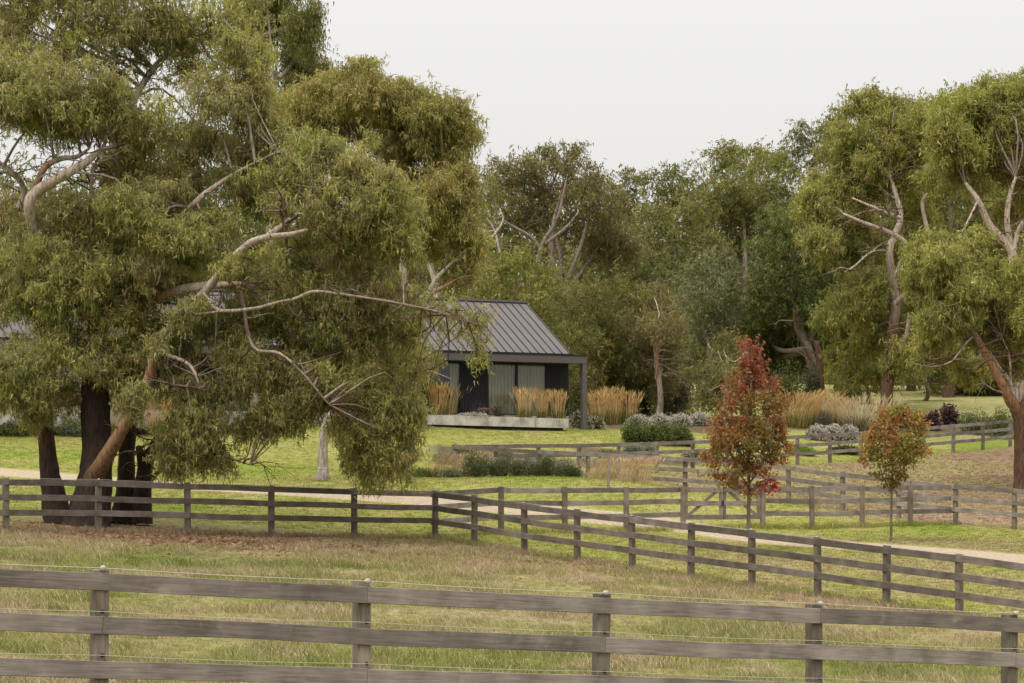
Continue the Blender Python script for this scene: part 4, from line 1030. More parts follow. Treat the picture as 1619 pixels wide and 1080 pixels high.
# right-hand gums
def right_gums():
    D = 135.0; R, G, Pp, O = BARK_BR, BARK_GR, BARK_PL, BARK_OR
    limbs = [L_([(1402, 690, D), (1401, 655, D), (1403, 614, D), (1409, 577, D), (1412, 520, D), (1416, 478, D), (1408, 424, D), (1408, 388, D), (1424, 345, D), (1414, 300, D), (1406, 272, D)],
                [.52, .36, .32, .30, .27, .24, .2, .18, .15, .11, .06], [R, R, R * 1.1, R, R * 1.2, G, G, Pp, Pp, Pp, Pp], 11, .09, 'trunk'),
             L_([(1414, 440, D - 1), (1432, 400, D - 1.5), (1428, 381, D - 1.8), (1398, 364, D - 2), (1365, 352, D - 2), (1333, 338, D - 2)], [.16, .15, .14, .12, .1, .06], [G, Pp, Pp, Pp, Pp, Pp], 8),
             L_([(1424, 345, D - 2), (1405, 338, D - 2.2), (1384, 329, D - 2.2), (1347, 313, D - 2)], [.1, .09, .08, .04], [Pp] * 4, 7),
             L_([(1416, 480, D - 1), (1460, 440, D - 2), (1476, 410, D - 2.4), (1467, 368, D - 2.6), (1458, 322, D - 2.6), (1466, 306, D - 2.6)], [.17, .15, .13, .11, .09, .04], [G, G, G, Pp * .9, G, G], 8, .05),
             L_([(1409, 577, D - .5), (1430, 540, D - .8), (1438, 500, D - 1)], [.16, .13, .1], [R, G, G], 8),
             L_([(1335, 430, D - 2), (1352, 420, D - 2), (1372, 402, D - 2), (1384, 396, D - 2)], [.03, .05, .05, .03], [BARK_W * .8] * 4, 6)]
    cl = CL([(1290, 330, 40, 35), (1330, 300, 48, 42), (1300, 380, 35, 28), (1350, 245, 40, 38), (1385, 200, 42, 38), (1430, 185, 42, 36), (1400, 250, 45, 36), (1450, 235, 45, 38), (1380, 300, 40, 26, 1.5), (1480, 200, 42, 38), (1490, 255, 45, 36), (1440, 290, 40, 24, 1.5), (1385, 445, 42, 30), (1350, 480, 40, 34), (1400, 500, 36, 28, 1), (1445, 560, 40, 30), (1370, 540, 32, 26, 2), (1340, 400, 40, 28, 2), (1470, 470, 40, 28, 2), (1360, 165, 30, 20, 1), (1400, 165, 34, 18, 1), (1330, 350, 40, 28, 3), (1450, 330, 34, 24, 4), (1440, 400, 36, 26, 4), (1380, 400, 30, 24, 3), (1340, 560, 34, 26, 4), (1430, 480, 34, 26, 3), (1480, 550, 36, 28, 4), (1320, 500, 34, 30, 4), (1390, 590, 30, 18, 5)], D + 1.5, 12)
    tree('gum_tree', 'tall gum with furrowed reddish trunk behind the yellow tree', 'tree', P(1402, 690, D), limbs, cl, 135000, PAL_RT, .25, .135, .42, 61, 'gum trees', tri=True, r0=.045, low=-.85, sub=(11, .46), side=10, tscale=1.5, loose=.3, jitter=.3)
    D = 112.0
    limbs = [L_([(1618, 735, D), (1614, 640, D), (1611, 540, D), (1604, 470, D), (1601, 405, D), (1587, 382, D), (1564, 355, D), (1546, 317, D), (1526, 289, D)],
                [.36, .28, .24, .22, .2, .17, .15, .13, .07], [R, G, Pp * .9, Pp * .9, Pp, Pp, Pp, Pp, Pp], 10, .05, 'trunk'),
             L_([(1601, 405, D), (1592, 350, D), (1597, 308, D), (1606, 280, D)], [.15, .13, .11, .06], [Pp] * 4, 8),
             L_([(1601, 405, D), (1612, 360, D), (1640, 330, D)], [.12, .1, .06], [Pp] * 3, 7),
             L_([(1546, 317, D), (1530, 350, D - .5), (1518, 372, D - .5)], [.05, .04, .02], [BARK_W * .85] * 3, 6)]
    cl = CL([(1510, 180, 40, 34), (1555, 175, 45, 36), (1545, 225, 48, 38), (1590, 195, 36, 38), (1500, 225, 38, 34), (1520, 265, 42, 30), (1570, 260, 40, 34), (1610, 240, 36, 40), (1612, 165, 26, 36), (1620, 300, 26, 26, 3), (1640, 230, 50, 50), (1625, 340, 34, 26), (1560, 150, 36, 16), (1660, 300, 50, 40), (1490, 165, 22, 14, 2), (1525, 150, 18, 12, 2), (1600, 135, 20, 16, 2), (1482, 275, 22, 16, 3), (1545, 290, 24, 16, 3), (1590, 330, 22, 16, 4)], D + 2.5, 13)
    tree('gum_tree', 'gum with smooth forked cream trunk at the right edge', 'tree', P(1618, 735, D), limbs, cl, 105000, PAL_RT, .22, .135, .42, 62, 'gum trees', tri=True, r0=.045, low=-.85, sub=(11, .46), side=10, tscale=1.4, loose=.3, jitter=.3)
    D = 97.0
    limbs = [L_([(1616, 784, D), (1615, 760, D), (1614, 700, D), (1612, 660, D), (1596, 630, D - .2), (1576, 592, D - .4), (1552, 548, D - .5), (1536, 520, D - .5), (1520, 488, D - .5)],
                [.42, .32, .28, .27, .22, .17, .14, .12, .07], [R, R, R * .9, R, O * .7, O * .9, O * .8, G, G], 12, .08, 'trunk'),
             L_([(1612, 660, D), (1640, 600, D), (1665, 520, D)], [.24, .2, .15], [R, O, O], 9),
             L_([(1606, 640, D + .3), (1598, 606, D + .3), (1580, 580, D + .2), (1566, 556, D + .1)], [.09, .07, .06, .03], [BARK_W * .8] * 4, 7),
             L_([(1598, 606, D + .3), (1596, 565, D + .3), (1585, 535, D + .3)], [.05, .04, .02], [Pp] * 3, 6),
             L_([(1540, 530, D - .5), (1525, 545, D - .8), (1506, 570, D - 1), (1482, 580, D - 1)], [.05, .04, .03, .015], [Pp] * 4, 6),
             L_([(1550, 545, D - .7), (1547, 575, D - .8), (1546, 590, D - .8)], [.025, .02, .01], [O] * 3, 5)]
    cl = CL([(1490, 415, 34, 26, -.5), (1530, 405, 32, 24, .5), (1535, 450, 36, 26, -1), (1485, 465, 32, 26, 1), (1568, 470, 28, 24, 1.5), (1640, 480, 34, 40), (1452, 395, 18, 14, 2), (1596, 445, 18, 16, 2), (1470, 380, 20, 14, 1.5), (1548, 375, 18, 12, 1), (1475, 535, 20, 16, 1.5), (1545, 530, 20, 16, 1.5), (1575, 425, 20, 14, 2), (1510, 500, 32, 24), (1480, 510, 30, 26), (1600, 530, 34, 36, 1.5), (1640, 450, 50, 60), (1460, 430, 30, 26, 1), (1560, 510, 30, 22, 2), (1500, 550, 28, 20, 5, .7), (1540, 580, 30, 20, 6, .7), (1470, 560, 28, 20, 5, .7)], D, 14)
    tree('gum_tree', 'leaning gum with peeling orange limb at the right frame edge', 'tree', P(1616, 784, D), limbs, cl, 110000, PAL_RT, .19, .13, .45, 63, 'gum trees', tri=True, r0=.04, low=-.85, sub=(11, .46), side=10, tscale=1.2, loose=.3, jitter=.3)
right_gums()

# wooded hillside, tree by tree
bgtree('brownish forked gum above the right end of the house roof', 152, 872, [(800, 300, 38, 30), (840, 272, 34, 24), (880, 252, 34, 18), (905, 236, 18, 11), (868, 238, 16, 10), (830, 255, 18, 12), (790, 272, 22, 16), (948, 285, 22, 16), (900, 285, 40, 28), (940, 310, 42, 32), (860, 315, 42, 28, 2), (970, 330, 30, 30), (900, 350, 45, 28, 2), (830, 350, 34, 30, 2), (960, 370, 40, 30, 2), (990, 390, 30, 26, 2)], PAL_BR, 36000, .34, .27, .16, .4, 71, (BARK_BR, BARK_GR * .9, BARK_GR),
       extra=[([(850, 420, 150), (858, 385, 150), (880, 350, 150), (890, 310, 150), (896, 280, 150)], [.19, .15, .11, .08, .03], [BARK_GR * .8, BARK_GR * .8, BARK_GR * .8, BARK_GR, BARK_GR], 8), ([(855, 395, 150), (840, 375, 150), (815, 360, 150), (790, 345, 150)], [.12, .10, .07, .03], [BARK_GR * .8, BARK_GR * .8, BARK_GR, BARK_GR], 8), ([(862, 385, 150), (895, 360, 150), (915, 335, 150)], [.12, .1, .05], [BARK_GR] * 3, 7)])
bgtree('pale yellow-green wattle just above the house ridge', 138, 820, [(790, 430, 40, 30), (830, 425, 40, 30), (865, 445, 34, 34), (800, 465, 40, 30), (760, 455, 36, 34), (845, 480, 34, 30)], PAL_YG, 20000, .2, .24, .2, .3, 72)
bgtree('bushy olive tree right behind the roof gable end', 134, 930, [(900, 490, 34, 40), (935, 470, 36, 34), (960, 510, 38, 46), (915, 540, 34, 44), (950, 570, 40, 44), (990, 480, 30, 36), (985, 550, 30, 46)], PAL_OL, 30000, .25, .22, .18, .3, 73)
bgtree('slim round-headed tree with pale stems between the house and red tree', 132, 1040, [(1030, 470, 28, 24), (1055, 485, 28, 26), (1040, 515, 32, 26), (1062, 525, 22, 28), (1020, 505, 24, 26)], PAL_BR, 15000, .16, .22, .18, .4, 74, PALE, extra=[([(1038, 600, 131), (1040, 560, 131), (1048, 535, 131), (1056, 510, 131)], [.1, .08, .06, .03], [BARK_OR * .8] * 4, 7), ([(1040, 560, 131), (1030, 535, 131), (1024, 515, 131)], [.06, .05, .03], [BARK_OR * .8] * 3, 6)])
bgtree('small airy tree standing left of the red tree top', 128, 1146, [(1130, 560, 26, 20), (1150, 540, 26, 20), (1165, 565, 22, 22), (1120, 585, 24, 16), (1150, 580, 24, 18)], PAL_OL, 10000, .1, .2, .16, .4, 75, PALE, extra=[([(1146, 640, 127.5), (1147, 600, 127.5), (1142, 575, 127.5), (1135, 555, 127.5)], [.07, .06, .05, .03], [BARK_PL * .8] * 4, 6)])
bgtree('thin airy skyline gum left of the gap in the treeline', 232, 985, [(965, 300, 20, 16), (995, 290, 24, 18), (1000, 315, 20, 14), (975, 330, 24, 18)], PAL_OL, 7000, .25, .36, .2, .35, 76)
bgtree('airy skyline gum right of the small sky gap', 228, 1060, [(1035, 285, 26, 18), (1070, 275, 28, 18), (1100, 285, 26, 18), (1050, 305, 24, 14), (1085, 315, 30, 18)], PAL_OL, 9000, .28, .36, .2, .35, 77)
bgtree('flat-topped skyline gum with dark limbs above the hillside', 215, 1165, [(1140, 245, 28, 14), (1175, 240, 30, 14), (1205, 245, 26, 14), (1150, 268, 36, 18), (1190, 262, 36, 20), (1225, 262, 24, 20)], PAL_YG, 12000, .35, .34, .2, .3, 78)
bgtree('broad dome-crowned olive gum high on the hillside', 200, 1180, [(1130, 300, 40, 26), (1175, 295, 40, 28), (1215, 300, 40, 26), (1240, 325, 34, 28), (1150, 335, 42, 26), (1200, 340, 44, 28), (1100, 330, 36, 24), (1180, 370, 44, 26, 2)], PAL_OL, 22000, .4, .32, .2, .3, 79)
bgtree('rounded green gum below the skyline at mid hillside', 188, 1060, [(1040, 345, 34, 22), (1080, 350, 36, 24), (1060, 380, 40, 24), (1110, 385, 36, 26), (1020, 375, 30, 24), (1090, 415, 38, 26)], PAL_OL, 16000, .34, .3, .2, .3, 80)
bgtree('mid-green gum behind the brownish forked gum', 176, 1010, [(990, 420, 34, 26), (1030, 415, 34, 26), (1010, 450, 36, 26), (970, 450, 30, 24), (1050, 450, 34, 26), (930, 430, 36, 28)], PAL_DG, 14000, .3, .29, .2, .3, 81)
bgtree('grey-green wattle in front of the dark hillside gums', 150, 1120, [(1100, 430, 30, 26), (1135, 420, 28, 26), (1150, 450, 30, 28), (1110, 465, 34, 28), (1145, 490, 32, 28), (1095, 490, 26, 26)], PAL_GY, 16000, .22, .24, .18, .35, 82)
bgtree('big dark green tree with bare lower limbs behind the red tree', 150, 1296, [(1240, 370, 44, 34), (1215, 410, 36, 34), (1265, 410, 44, 34), (1230, 450, 42, 34), (1280, 460, 40, 34), (1200, 470, 30, 32), (1310, 430, 34, 34), (1245, 495, 42, 28), (1295, 505, 38, 26), (1200, 510, 28, 26), (1320, 480, 28, 30), (1265, 345, 34, 22)], [(.085, .102, .030), (.070, .085, .028), (.105, .118, .036)], 34000, .38, .27, .2, .35, 83, extra=[([(1297, 640, 148), (1296, 570, 148), (1290, 540, 148)], [.26, .22, .18], [BARK_BR] * 3, 8), ([(1292, 590, 148), (1275, 555, 148), (1258, 520, 148), (1255, 490, 148)], [.12, .1, .09, .06], [BARK_BR] * 4, 7)])
bgtree('wispy skyline gum with white twigs left of the tall right gums', 222, 1275, [(1265, 215, 26, 18), (1295, 205, 26, 18), (1320, 215, 24, 18), (1250, 240, 26, 16), (1290, 240, 30, 18), (1330, 245, 24, 20), (1270, 265, 28, 14)], PAL_OL, 10000, .3, .34, .18, .4, 84, PALE)
bgtree('dark gum filling the hillside above the small paddock trees', 170, 1345, [(1330, 430, 34, 30), (1360, 400, 34, 30), (1330, 480, 36, 30), (1360, 520, 36, 30), (1320, 540, 30, 28), (1390, 470, 30, 30)], PAL_DG, 14000, .3, .3, .2, .35, 85)
bgtree('dark gum deep behind the leaning right gum', 165, 1520, [(1490, 380, 40, 34), (1530, 340, 40, 34), (1500, 430, 44, 34), (1550, 430, 40, 36), (1520, 490, 44, 34), (1570, 500, 40, 36), (1480, 490, 36, 32), (1600, 440, 36, 40), (1500, 545, 40, 26), (1560, 555, 40, 26)], PAL_DG, 24000, .34, .3, .2, .35, 86)
bgtree('olive gum behind the forked cream trunk at the far right', 160, 1600, [(1590, 350, 40, 34), (1560, 300, 40, 30), (1620, 380, 36, 36), (1640, 300, 40, 40), (1500, 300, 40, 30), (1600, 560, 40, 36), (1620, 500, 40, 40), (1640, 590, 40, 30)], PAL_OL, 21000, .34, .3, .2, .35, 87)
bgtree('dead-topped gum with bleached twigs behind the house ridge', 146, 690, [(660, 350, 50, 30), (700, 420, 40, 30, 3), (640, 420, 45, 30, 3), (740, 340, 34, 34, 2), (750, 300, 30, 30, 2), (770, 395, 30, 34, 3)], PAL_T2, 16000, .26, .25, .16, .4, 88, PALE, extra=[([(690, 480, 144), (685, 440, 144), (672, 410, 144), (660, 395, 144)], [.14, .12, .09, .04], [BARK_W * .8] * 4, 7), ([(685, 440, 144), (705, 415, 144), (730, 400, 144)], [.09, .07, .03], [BARK_W * .8] * 3, 6), ([(690, 460, 144), (720, 440, 144), (750, 430, 144)], [.08, .06, .03], [BARK_W * .8] * 3, 6), ([(775, 380, 144), (795, 350, 144), (790, 330, 144)], [.07, .06, .03], [BARK_W * .8] * 3, 6), ([(790, 400, 144), (782, 365, 144), (770, 345, 144)], [.07, .05, .02], [BARK_W * .8] * 3, 6)])
bgtree('dark gum behind the left half of the house roof', 150, 250, [(180, 300, 60, 45), (250, 280, 60, 45), (320, 320, 60, 45), (120, 340, 60, 45), (220, 370, 70, 45), (330, 400, 60, 40), (60, 300, 50, 45), (400, 370, 60, 45), (430, 310, 50, 40)], PAL_DG, 18000, .4, .32, .2, .35, 89)
bgtree('dark gum behind the house at the left frame edge', 152, 10, [(0, 280, 55, 45), (-20, 350, 60, 50), (50, 370, 50, 45), (30, 430, 60, 40), (-40, 430, 50, 40), (100, 420, 50, 40)], PAL_DG, 12000, .36, .32, .2, .35, 90)
bgtree('olive gum behind the middle of the house roof', 148, 540, [(500, 340, 55, 40), (560, 370, 50, 40), (460, 400, 55, 40), (530, 420, 60, 40), (610, 400, 45, 36), (450, 450, 60, 35), (580, 460, 50, 30)], PAL_OL, 15000, .34, .3, .2, .35, 91)

bgtree('tall olive gum filling the skyline between the two right gums', 158, 1500, [(1445, 175, 26, 18), (1480, 168, 28, 18), (1515, 165, 28, 18), (1475, 210, 32, 24), (1505, 215, 30, 26), (1470, 260, 32, 26), (1505, 290, 32, 26), (1545, 320, 32, 24), (1590, 325, 30, 24), (1480, 330, 32, 26), (1520, 360, 32, 26), (1575, 375, 30, 26), (1440, 300, 28, 22), (1340, 175, 22, 14), (1320, 205, 24, 18)], PAL_RT, 30000, .3, .29, .17, .4, 94)
bgtree('olive gum seen between the limbs of the tall reddish-trunked gum', 172, 1440, [(1420, 330, 36, 26), (1460, 320, 36, 26), (1400, 380, 36, 26), (1445, 370, 36, 26), (1480, 350, 34, 26), (1430, 420, 36, 28), (1390, 330, 30, 24)], PAL_OL, 16000, .3, .3, .2, .35, 92)
bgtree('dark gum low in the wood above the brown bush', 182, 1120, [(1090, 540, 34, 30), (1130, 530, 34, 30), (1170, 540, 34, 30), (1110, 500, 34, 28), (1160, 500, 34, 28), (1200, 560, 30, 28)], PAL_DG, 14000, .3, .3, .2, .35, 93)
def woodland():
    rng = np.random.RandomState(99); mb = MB(); cl = []
    for x in np.arange(-62, 72, 3.4):
        for y, zr in ((204, (2, 11)), (216, (3, 17)), (238, (3, 15))):
            X = x + rng.normal() * 1.2; Y = y + rng.normal() * 3; g = tz(X, Y)
            lim = np.interp(CXP + FPX * X / Y, [0, 700, 820, 960, 1020, 1150, 1300, 1619], [300, 300, 290, 320, 335, 280, 260, 210])
            for z in np.arange(zr[0], zr[1] + 2, 3.4):
                zz = g + z + rng.normal() * .6
                if HZ - FPX * zz / Y < lim + 25: continue
                cl.append((np.array([X, Y, zz]), (2.6, 2.2, 2.1), 1.0))
    for x in np.arange(-50, 62, 1.9):                       # shrubby edge along the foot of the wood
        X = x + rng.normal() * .5; Y = 190 + rng.normal() * 2.5; g = tz(X, Y)
        h_ = 1.4 + 2.2 * rng.rand(); cl.append((np.array([X, Y, g + h_ * .55]), (1.8, 1.5, h_), 1.0))
    clump_crown(mb, rng, cl, 160000, [np.array(p) for p in PAL_DG + PAL_OL], .55, .28, .3, 8, (8, .55), .2, -.8, tri=True)
    o = mb.build('woodland', M_leaf); tag(o, 'dense dark wood filling the hillside behind the single trees', 'woodland', kind='stuff')
woodland()

# ------------------------------------------------------------------ young autumn trees beside the drive
def autumn_tree(label, px, base_D, limbs_px, clumps, colors, total, L, seed, r=.05, zoneful=None):
    rng = np.random.RandomState(seed); X = WX(px, base_D); z0 = tz(X, base_D); base = np.array([X, base_D, z0])
    root = empty('autumn_tree', tuple(base)); tag(root, label, 'tree', 'young autumn trees beside the drive')
    G = np.array([.17, .145, .115]); paths = []
    D = base_D; gy = HZ - FPX * z0 / D
    for i, (pts, rad) in enumerate(limbs_px):
        mb = MB(); p3 = [P(a, min(b, gy + 3), D + dd) for a, b, dd in pts]
        pth = tube(mb, p3, rad, G, 8, 4, .03, rng); paths.append((pth, rad))
        o = mb.build('trunk' if i == 0 else 'limb', M_bark, root, True, base); o.location = (0, 0, 0)
    cm = MB(); bm = MB()
    tot = sum(c[2] * c[3] for c in clumps)
    for (cx, cy, rx, ry, dd, pal) in clumps:
        c = P(cx, cy, D + dd); m = D / FPX; rr = np.array([rx * m, .5 * (rx + ry) * m, ry * m])
        a = nearest_on(paths, c - np.array([0, 0, rr[2] * .5]))
        tube(bm, [a, (a + c) / 2 - np.array([0, 0, .05]), c], [.022, .016, .008], G, 4, 2)
        n = int(total * rx * ry / tot); ns = 7
        pl = np.asarray(colors[pal]); d = rnd_dir(rng, ns); sc_ = c + d * rr * (.30 + 1.05 * rng.rand(ns, 1))
        for q in sc_:
            tube(bm, [c, q], [.008, .004], G * .8, 3, 1)
            k = n // ns; tone = pl[rng.randint(len(pl))]
            pp = q + rng.normal(size=(k, 3)) * rr * .27 * (.6 + .8 * rng.rand())
            cc = (tone[None] * .6 + pl[rng.randint(0, len(pl), k)] * .4) * (.65 + .7 * rng.rand(k, 1))
            # maple leaf: two overlapping rhombs, held out and drooping a little
            dr = np.clip(.35 + .2 * rng.normal(size=k), .05, .8)
            cm.add(*leaves(rng, pp, L, .38, dr, cc)); cm.add(*leaves(rng, pp + rng.normal(size=(k, 3)) * .02, L * .8, .3, dr, cc * .92))
    o = bm.build('branches', M_bark, root, True, base); o.location = (0, 0, 0); o['kind'] = 'stuff'
    o = cm.build('crown', M_leaf, root, False, base); o.location = (0, 0, 0); o['kind'] = 'stuff'
RED = [(.31, .10, .065), (.27, .10, .055), (.37, .14, .085), (.25, .13, .055), (.29, .085, .065)]
PINK = [(.44, .06, .07), (.38, .06, .055), (.46, .11, .10)]
RUST = [(.34, .155, .065), (.28, .14, .06), (.38, .19, .08), (.26, .11, .055), (.28, .17, .06)]
OLV = [(.18, .14, .04), (.22, .15, .045), (.15, .12, .035), (.27, .155, .05)]
ORG = [(.38, .21, .075), (.32, .19, .065), (.36, .16, .07), (.30, .22, .06)]
YOL = [(.25, .23, .06), (.21, .21, .055), (.30, .25, .065), (.27, .21, .06)]
AC = dict(red=RED, pink=PINK, rust=RUST, olive=OLV, org=ORG, yol=YOL)
autumn_tree('tall red and rust leaved young tree in front of the double gate', 1184, 71.5,
    [([(1183, 850, 0), (1184, 800, 0), (1184, 740, 0), (1186, 660, 0), (1188, 590, 0), (1186, 545, 0)], [.062, .052, .045, .035, .02, .008]),
     ([(1184, 770, 0), (1165, 740, -.2), (1148, 690, -.3), (1145, 640, -.3)], [.03, .025, .018, .008]),
     ([(1184, 765, 0), (1205, 735, -.2), (1222, 690, -.2), (1225, 630, 0)], [.03, .025, .018, .008]),
     ([(1184, 775, 0), (1200, 768, -.3), (1216, 760, -.4), (1228, 755, -.4)], [.02, .016, .012, .006]),
     ([(1184, 785, 0), (1168, 770, -.2), (1150, 765, -.3)], [.02, .014, .006])],
    [(1187, 555, 14, 22, 0, 'red'), (1202, 570, 10, 22, .1, 'red'), (1184, 595, 24, 26, 0, 'red'), (1205, 615, 22, 24, .2, 'red'), (1165, 622, 20, 24, -.1, 'rust'), (1190, 640, 28, 24, -.3, 'olive'), (1150, 642, 18, 22, 0, 'rust'), (1222, 645, 22, 26, .1, 'rust'), (1160, 670, 30, 26, -.3, 'rust'), (1200, 680, 30, 26, -.4, 'olive'), (1233, 680, 14, 24, 0, 'rust'), (1145, 690, 26, 26, 0, 'rust'), (1175, 705, 34, 26, -.5, 'olive'), (1215, 710, 26, 24, -.2, 'olive'), (1238, 705, 12, 24, .1, 'rust'), (1140, 720, 24, 22, -.1, 'rust'), (1165, 740, 32, 20, -.4, 'olive'), (1200, 735, 30, 22, -.4, 'rust'), (1140, 755, 20, 14, 0, 'rust'), (1160, 765, 18, 12, 0, 'rust'), (1212, 768, 14, 9, -.4, 'pink'), (1224, 759, 8, 7, -.4, 'pink'), (1192, 765, 14, 14, -.2, 'rust'), (1180, 665, 26, 34, .6, 'olive'), (1128, 705, 10, 18, 0, 'rust'), (1173, 575, 10, 16, 0, 'red')],
    AC, 8200, .085, 201)
autumn_tree('short orange and olive leaved young tree on thin pale stem', 1408, 76.0,
    [([(1409, 860, 0), (1409, 815, 0), (1410, 770, 0), (1411, 720, 0), (1409, 670, 0)], [.045, .036, .03, .02, .008]),
     ([(1409, 780, 0), (1395, 750, -.1), (1382, 705, -.2)], [.02, .016, .006]),
     ([(1410, 775, 0), (1428, 745, -.1), (1440, 700, -.2)], [.02, .016, .006])],
    [(1415, 655, 24, 14, 0, 'yol'), (1440, 665, 22, 18, .1, 'org'), (1385, 675, 24, 20, 0, 'org'), (1400, 692, 26, 22, -.3, 'org'), (1428, 690, 24, 20, -.3, 'yol'), (1448, 695, 18, 24, 0, 'yol'), (1372, 700, 16, 20, 0, 'org'), (1395, 715, 26, 20, -.2, 'yol'), (1430, 722, 26, 18, -.2, 'yol'), (1370, 722, 12, 10, 0, 'org'), (1456, 715, 12, 10, 0, 'org'), (1410, 748, 24, 18, -.2, 'olive'), (1408, 770, 14, 9, 0, 'olive'), (1460, 672, 8, 10, 0, 'org')],
    AC, 4700, .085, 202)

# ------------------------------------------------------------------ garden: reed grasses, shrubs, flowers
def blades(mb, rng, n, c, rad, h, hv, lean, wid, pal, flop=0.25, dirn=None, arc=2):
    a = rng.rand(n) * 6.28; r = rad * np.sqrt(rng.rand(n)); b = np.column_stack([c[0] + r * np.cos(a), c[1] + r * np.sin(a), np.full(n, c[2] - .03)])
    H = h * (1 - hv + hv * rng.rand(n)); la = a + rng.normal(size=n) * .5; le = H * (lean * r / max(rad, 1e-3) + flop * np.abs(rng.normal(size=n)))
    if dirn is not None: la = np.where(rng.rand(n) < .7, dirn + rng.normal(size=n) * .35, la)
    ld = np.column_stack([np.cos(la), np.sin(la), np.zeros(n)]); wa = rng.rand(n) * 6.28; s = np.column_stack([np.cos(wa), np.sin(wa), np.zeros(n)]) * wid
    m = b + ld * (le * .35)[:, None] + np.array([0, 0, 1]) * (H * .62)[:, None]; t = b + ld * le[:, None] + np.array([0, 0, 1]) * H[:, None]
    V = np.stack([b - s, b + s, m + s * .8, m - s * .8, t], 1).reshape(-1, 3); k = np.arange(n)[:, None] * 5
    pal = np.asarray(pal); C = np.repeat(pal[rng.randint(0, len(pal), n)] * (.75 + .5 * rng.rand(n, 1)), 5, 0)
    mb.more(V, [k + np.array([[0, 1, 2, 3]]), k + np.array([[3, 2, 4]])], C)
    return t, ld
def plumes(mb, rng, t, ld, L, w, pal, down=.25):
    n = len(t); d = ld * .4 + np.array([0, 0, 1]) - np.array([0, 0, down * 2]) * rng.rand(n, 1); d /= np.linalg.norm(d, axis=1)[:, None]
    wa = rng.rand(n) * 6.28; pal = np.asarray(pal); col = pal[rng.randint(0, len(pal), n)] * (.8 + .45 * rng.rand(n, 1))
    for k in range(2):
        s = np.column_stack([np.cos(wa + k * 1.57), np.sin(wa + k * 1.57), np.zeros(n)]) * w
        b = t - d * L * .55
        V = np.stack([b, b + d * L * .45 + s, b + d * L, b + d * L * .45 - s], 1).reshape(-1, 3)
        mb.add(V, np.arange(4 * n).reshape(-1, 4), np.repeat(col, 4, 0))
GOLD = [(.50, .35, .155), (.56, .40, .19), (.44, .29, .12), (.60, .45, .25)]
TAN_ = [(.48, .35, .20), (.54, .41, .25), (.42, .30, .16), (.58, .46, .30)]
CREAM = [(.55, .45, .30), (.60, .50, .36), (.46, .36, .22)]
GRN = [(.11, .13, .03), (.14, .15, .04), (.09, .11, .03)]
def at(px, D, z=None):
    x = WX(px, D); return np.array([x, D, tz(x, D) if z is None else z])
def reed(label, px, D, h, rad, n, pal=GOLD, z=None, lean=.12, flop=.05, plume=.34, pw=.016, seed=0, dirn=None, green=True, name='reed_grass', group='golden reed grass clumps', basepal=GRN, gh=.55):
    rng = np.random.RandomState(seed + 300); h = h * (.88 + .24 * rng.rand()); lean = lean * (.7 + .9 * rng.rand()); b = at(px, D, z); root = empty(name, tuple(b)); tag(root, label, 'grass', group, 'thing')
    mb = MB(); t, ld = blades(mb, rng, int(n * .75), np.zeros(3), rad, h, .34, lean, .006, pal, flop, dirn); pm = MB(); plumes(pm, rng, t, ld, plume, pw, pal, .1 if dirn is None else .5)
    mb.build('stalks', M_blade, root)['kind'] = 'stuff'; pm.build('plumes', M_blade, root)['kind'] = 'stuff'
    if green:
        gm = MB(); blades(gm, rng, n, np.zeros(3), rad * 1.1, h * gh, .5, .35, .009, basepal, .2); gm.build('leaves', M_blade, root)['kind'] = 'stuff'
def shrub(label, px, D, rx, rz, pal, n=2600, L=.10, w=.3, z=None, droop=.1, seed=0, flowers=None, nf=0, fs=.03, cat='shrub', name='shrub', group=None, ry=None, up=.0, fl_h=.25):
    rng = np.random.RandomState(seed + 500); b = at(px, D, z); root = empty(name, tuple(b)); tag(root, label, cat, group)
    ry = ry or rx * .8; mb = MB(); sm = MB(); pal = np.asarray(pal, float)
    nt_ = 16; lob = []
    for i in range(nt_):
        d = rnd_dir(rng, 1)[0]; d[2] = abs(d[2]); q = d * np.array([rx, ry, rz]) * (.35 + .4 * rng.rand()); q[2] = max(q[2], rz * .18); lob.append(q)
        tube(sm, [np.array([rng.normal() * .05, rng.normal() * .05, -.05]), q * np.array([.5, .5, .6]), q], [.016, .011, .006], BARK_BR, 4, 2)
        k = n // nt_; tone = pal[rng.randint(len(pal))] * (.8 + .4 * rng.rand())
        dd = rnd_dir(rng, k); dd[:, 2] = np.abs(dd[:, 2]) * np.where(rng.rand(k) < .75, 1, -1)
        p = q + dd * np.array([rx, ry, rz]) * (.42 * rng.rand(k, 1) ** .4); p[:, 2] = np.maximum(p[:, 2], .02)
        cc = (tone * .6 + pal[rng.randint(0, len(pal), k)] * .4) * (.7 + .6 * rng.rand(k, 1))
        mb.add(*leaves(rng, p, L, w, np.full(k, droop), cc))
    sm.build('stems', M_bark, root, True)['kind'] = 'stuff'; mb.build('foliage', M_leaf, root)['kind'] = 'stuff'
    if flowers is not None:
        fm = MB(); d = rnd_dir(rng, nf); d[:, 2] = np.abs(d[:, 2]); p = d * np.array([rx, ry, rz]) * (.85 + fl_h * rng.rand(nf, 1))
        for k in range(2): fm.add(*leaves(rng, p, fs, .5, np.full(nf, .05), np.asarray(flowers)[rng.randint(0, len(flowers), nf)] * (.8 + .3 * rng.rand(nf, 1))))
        fm.build('flowers', M_blade, root)['kind'] = 'stuff'
WHT = [(.55, .50, .46), (.50, .44, .40), (.44, .37, .33)]
SAGE = [(.17, .19, .11), (.13, .155, .085), (.21, .225, .14)]
DKG = [(.055, .075, .025), (.075, .09, .03), (.045, .06, .022), (.09, .10, .035)]
MDG = [(.11, .135, .035), (.085, .11, .03), (.14, .155, .045)]
PUR = [(.075, .035, .04), (.06, .03, .035), (.10, .045, .045)]
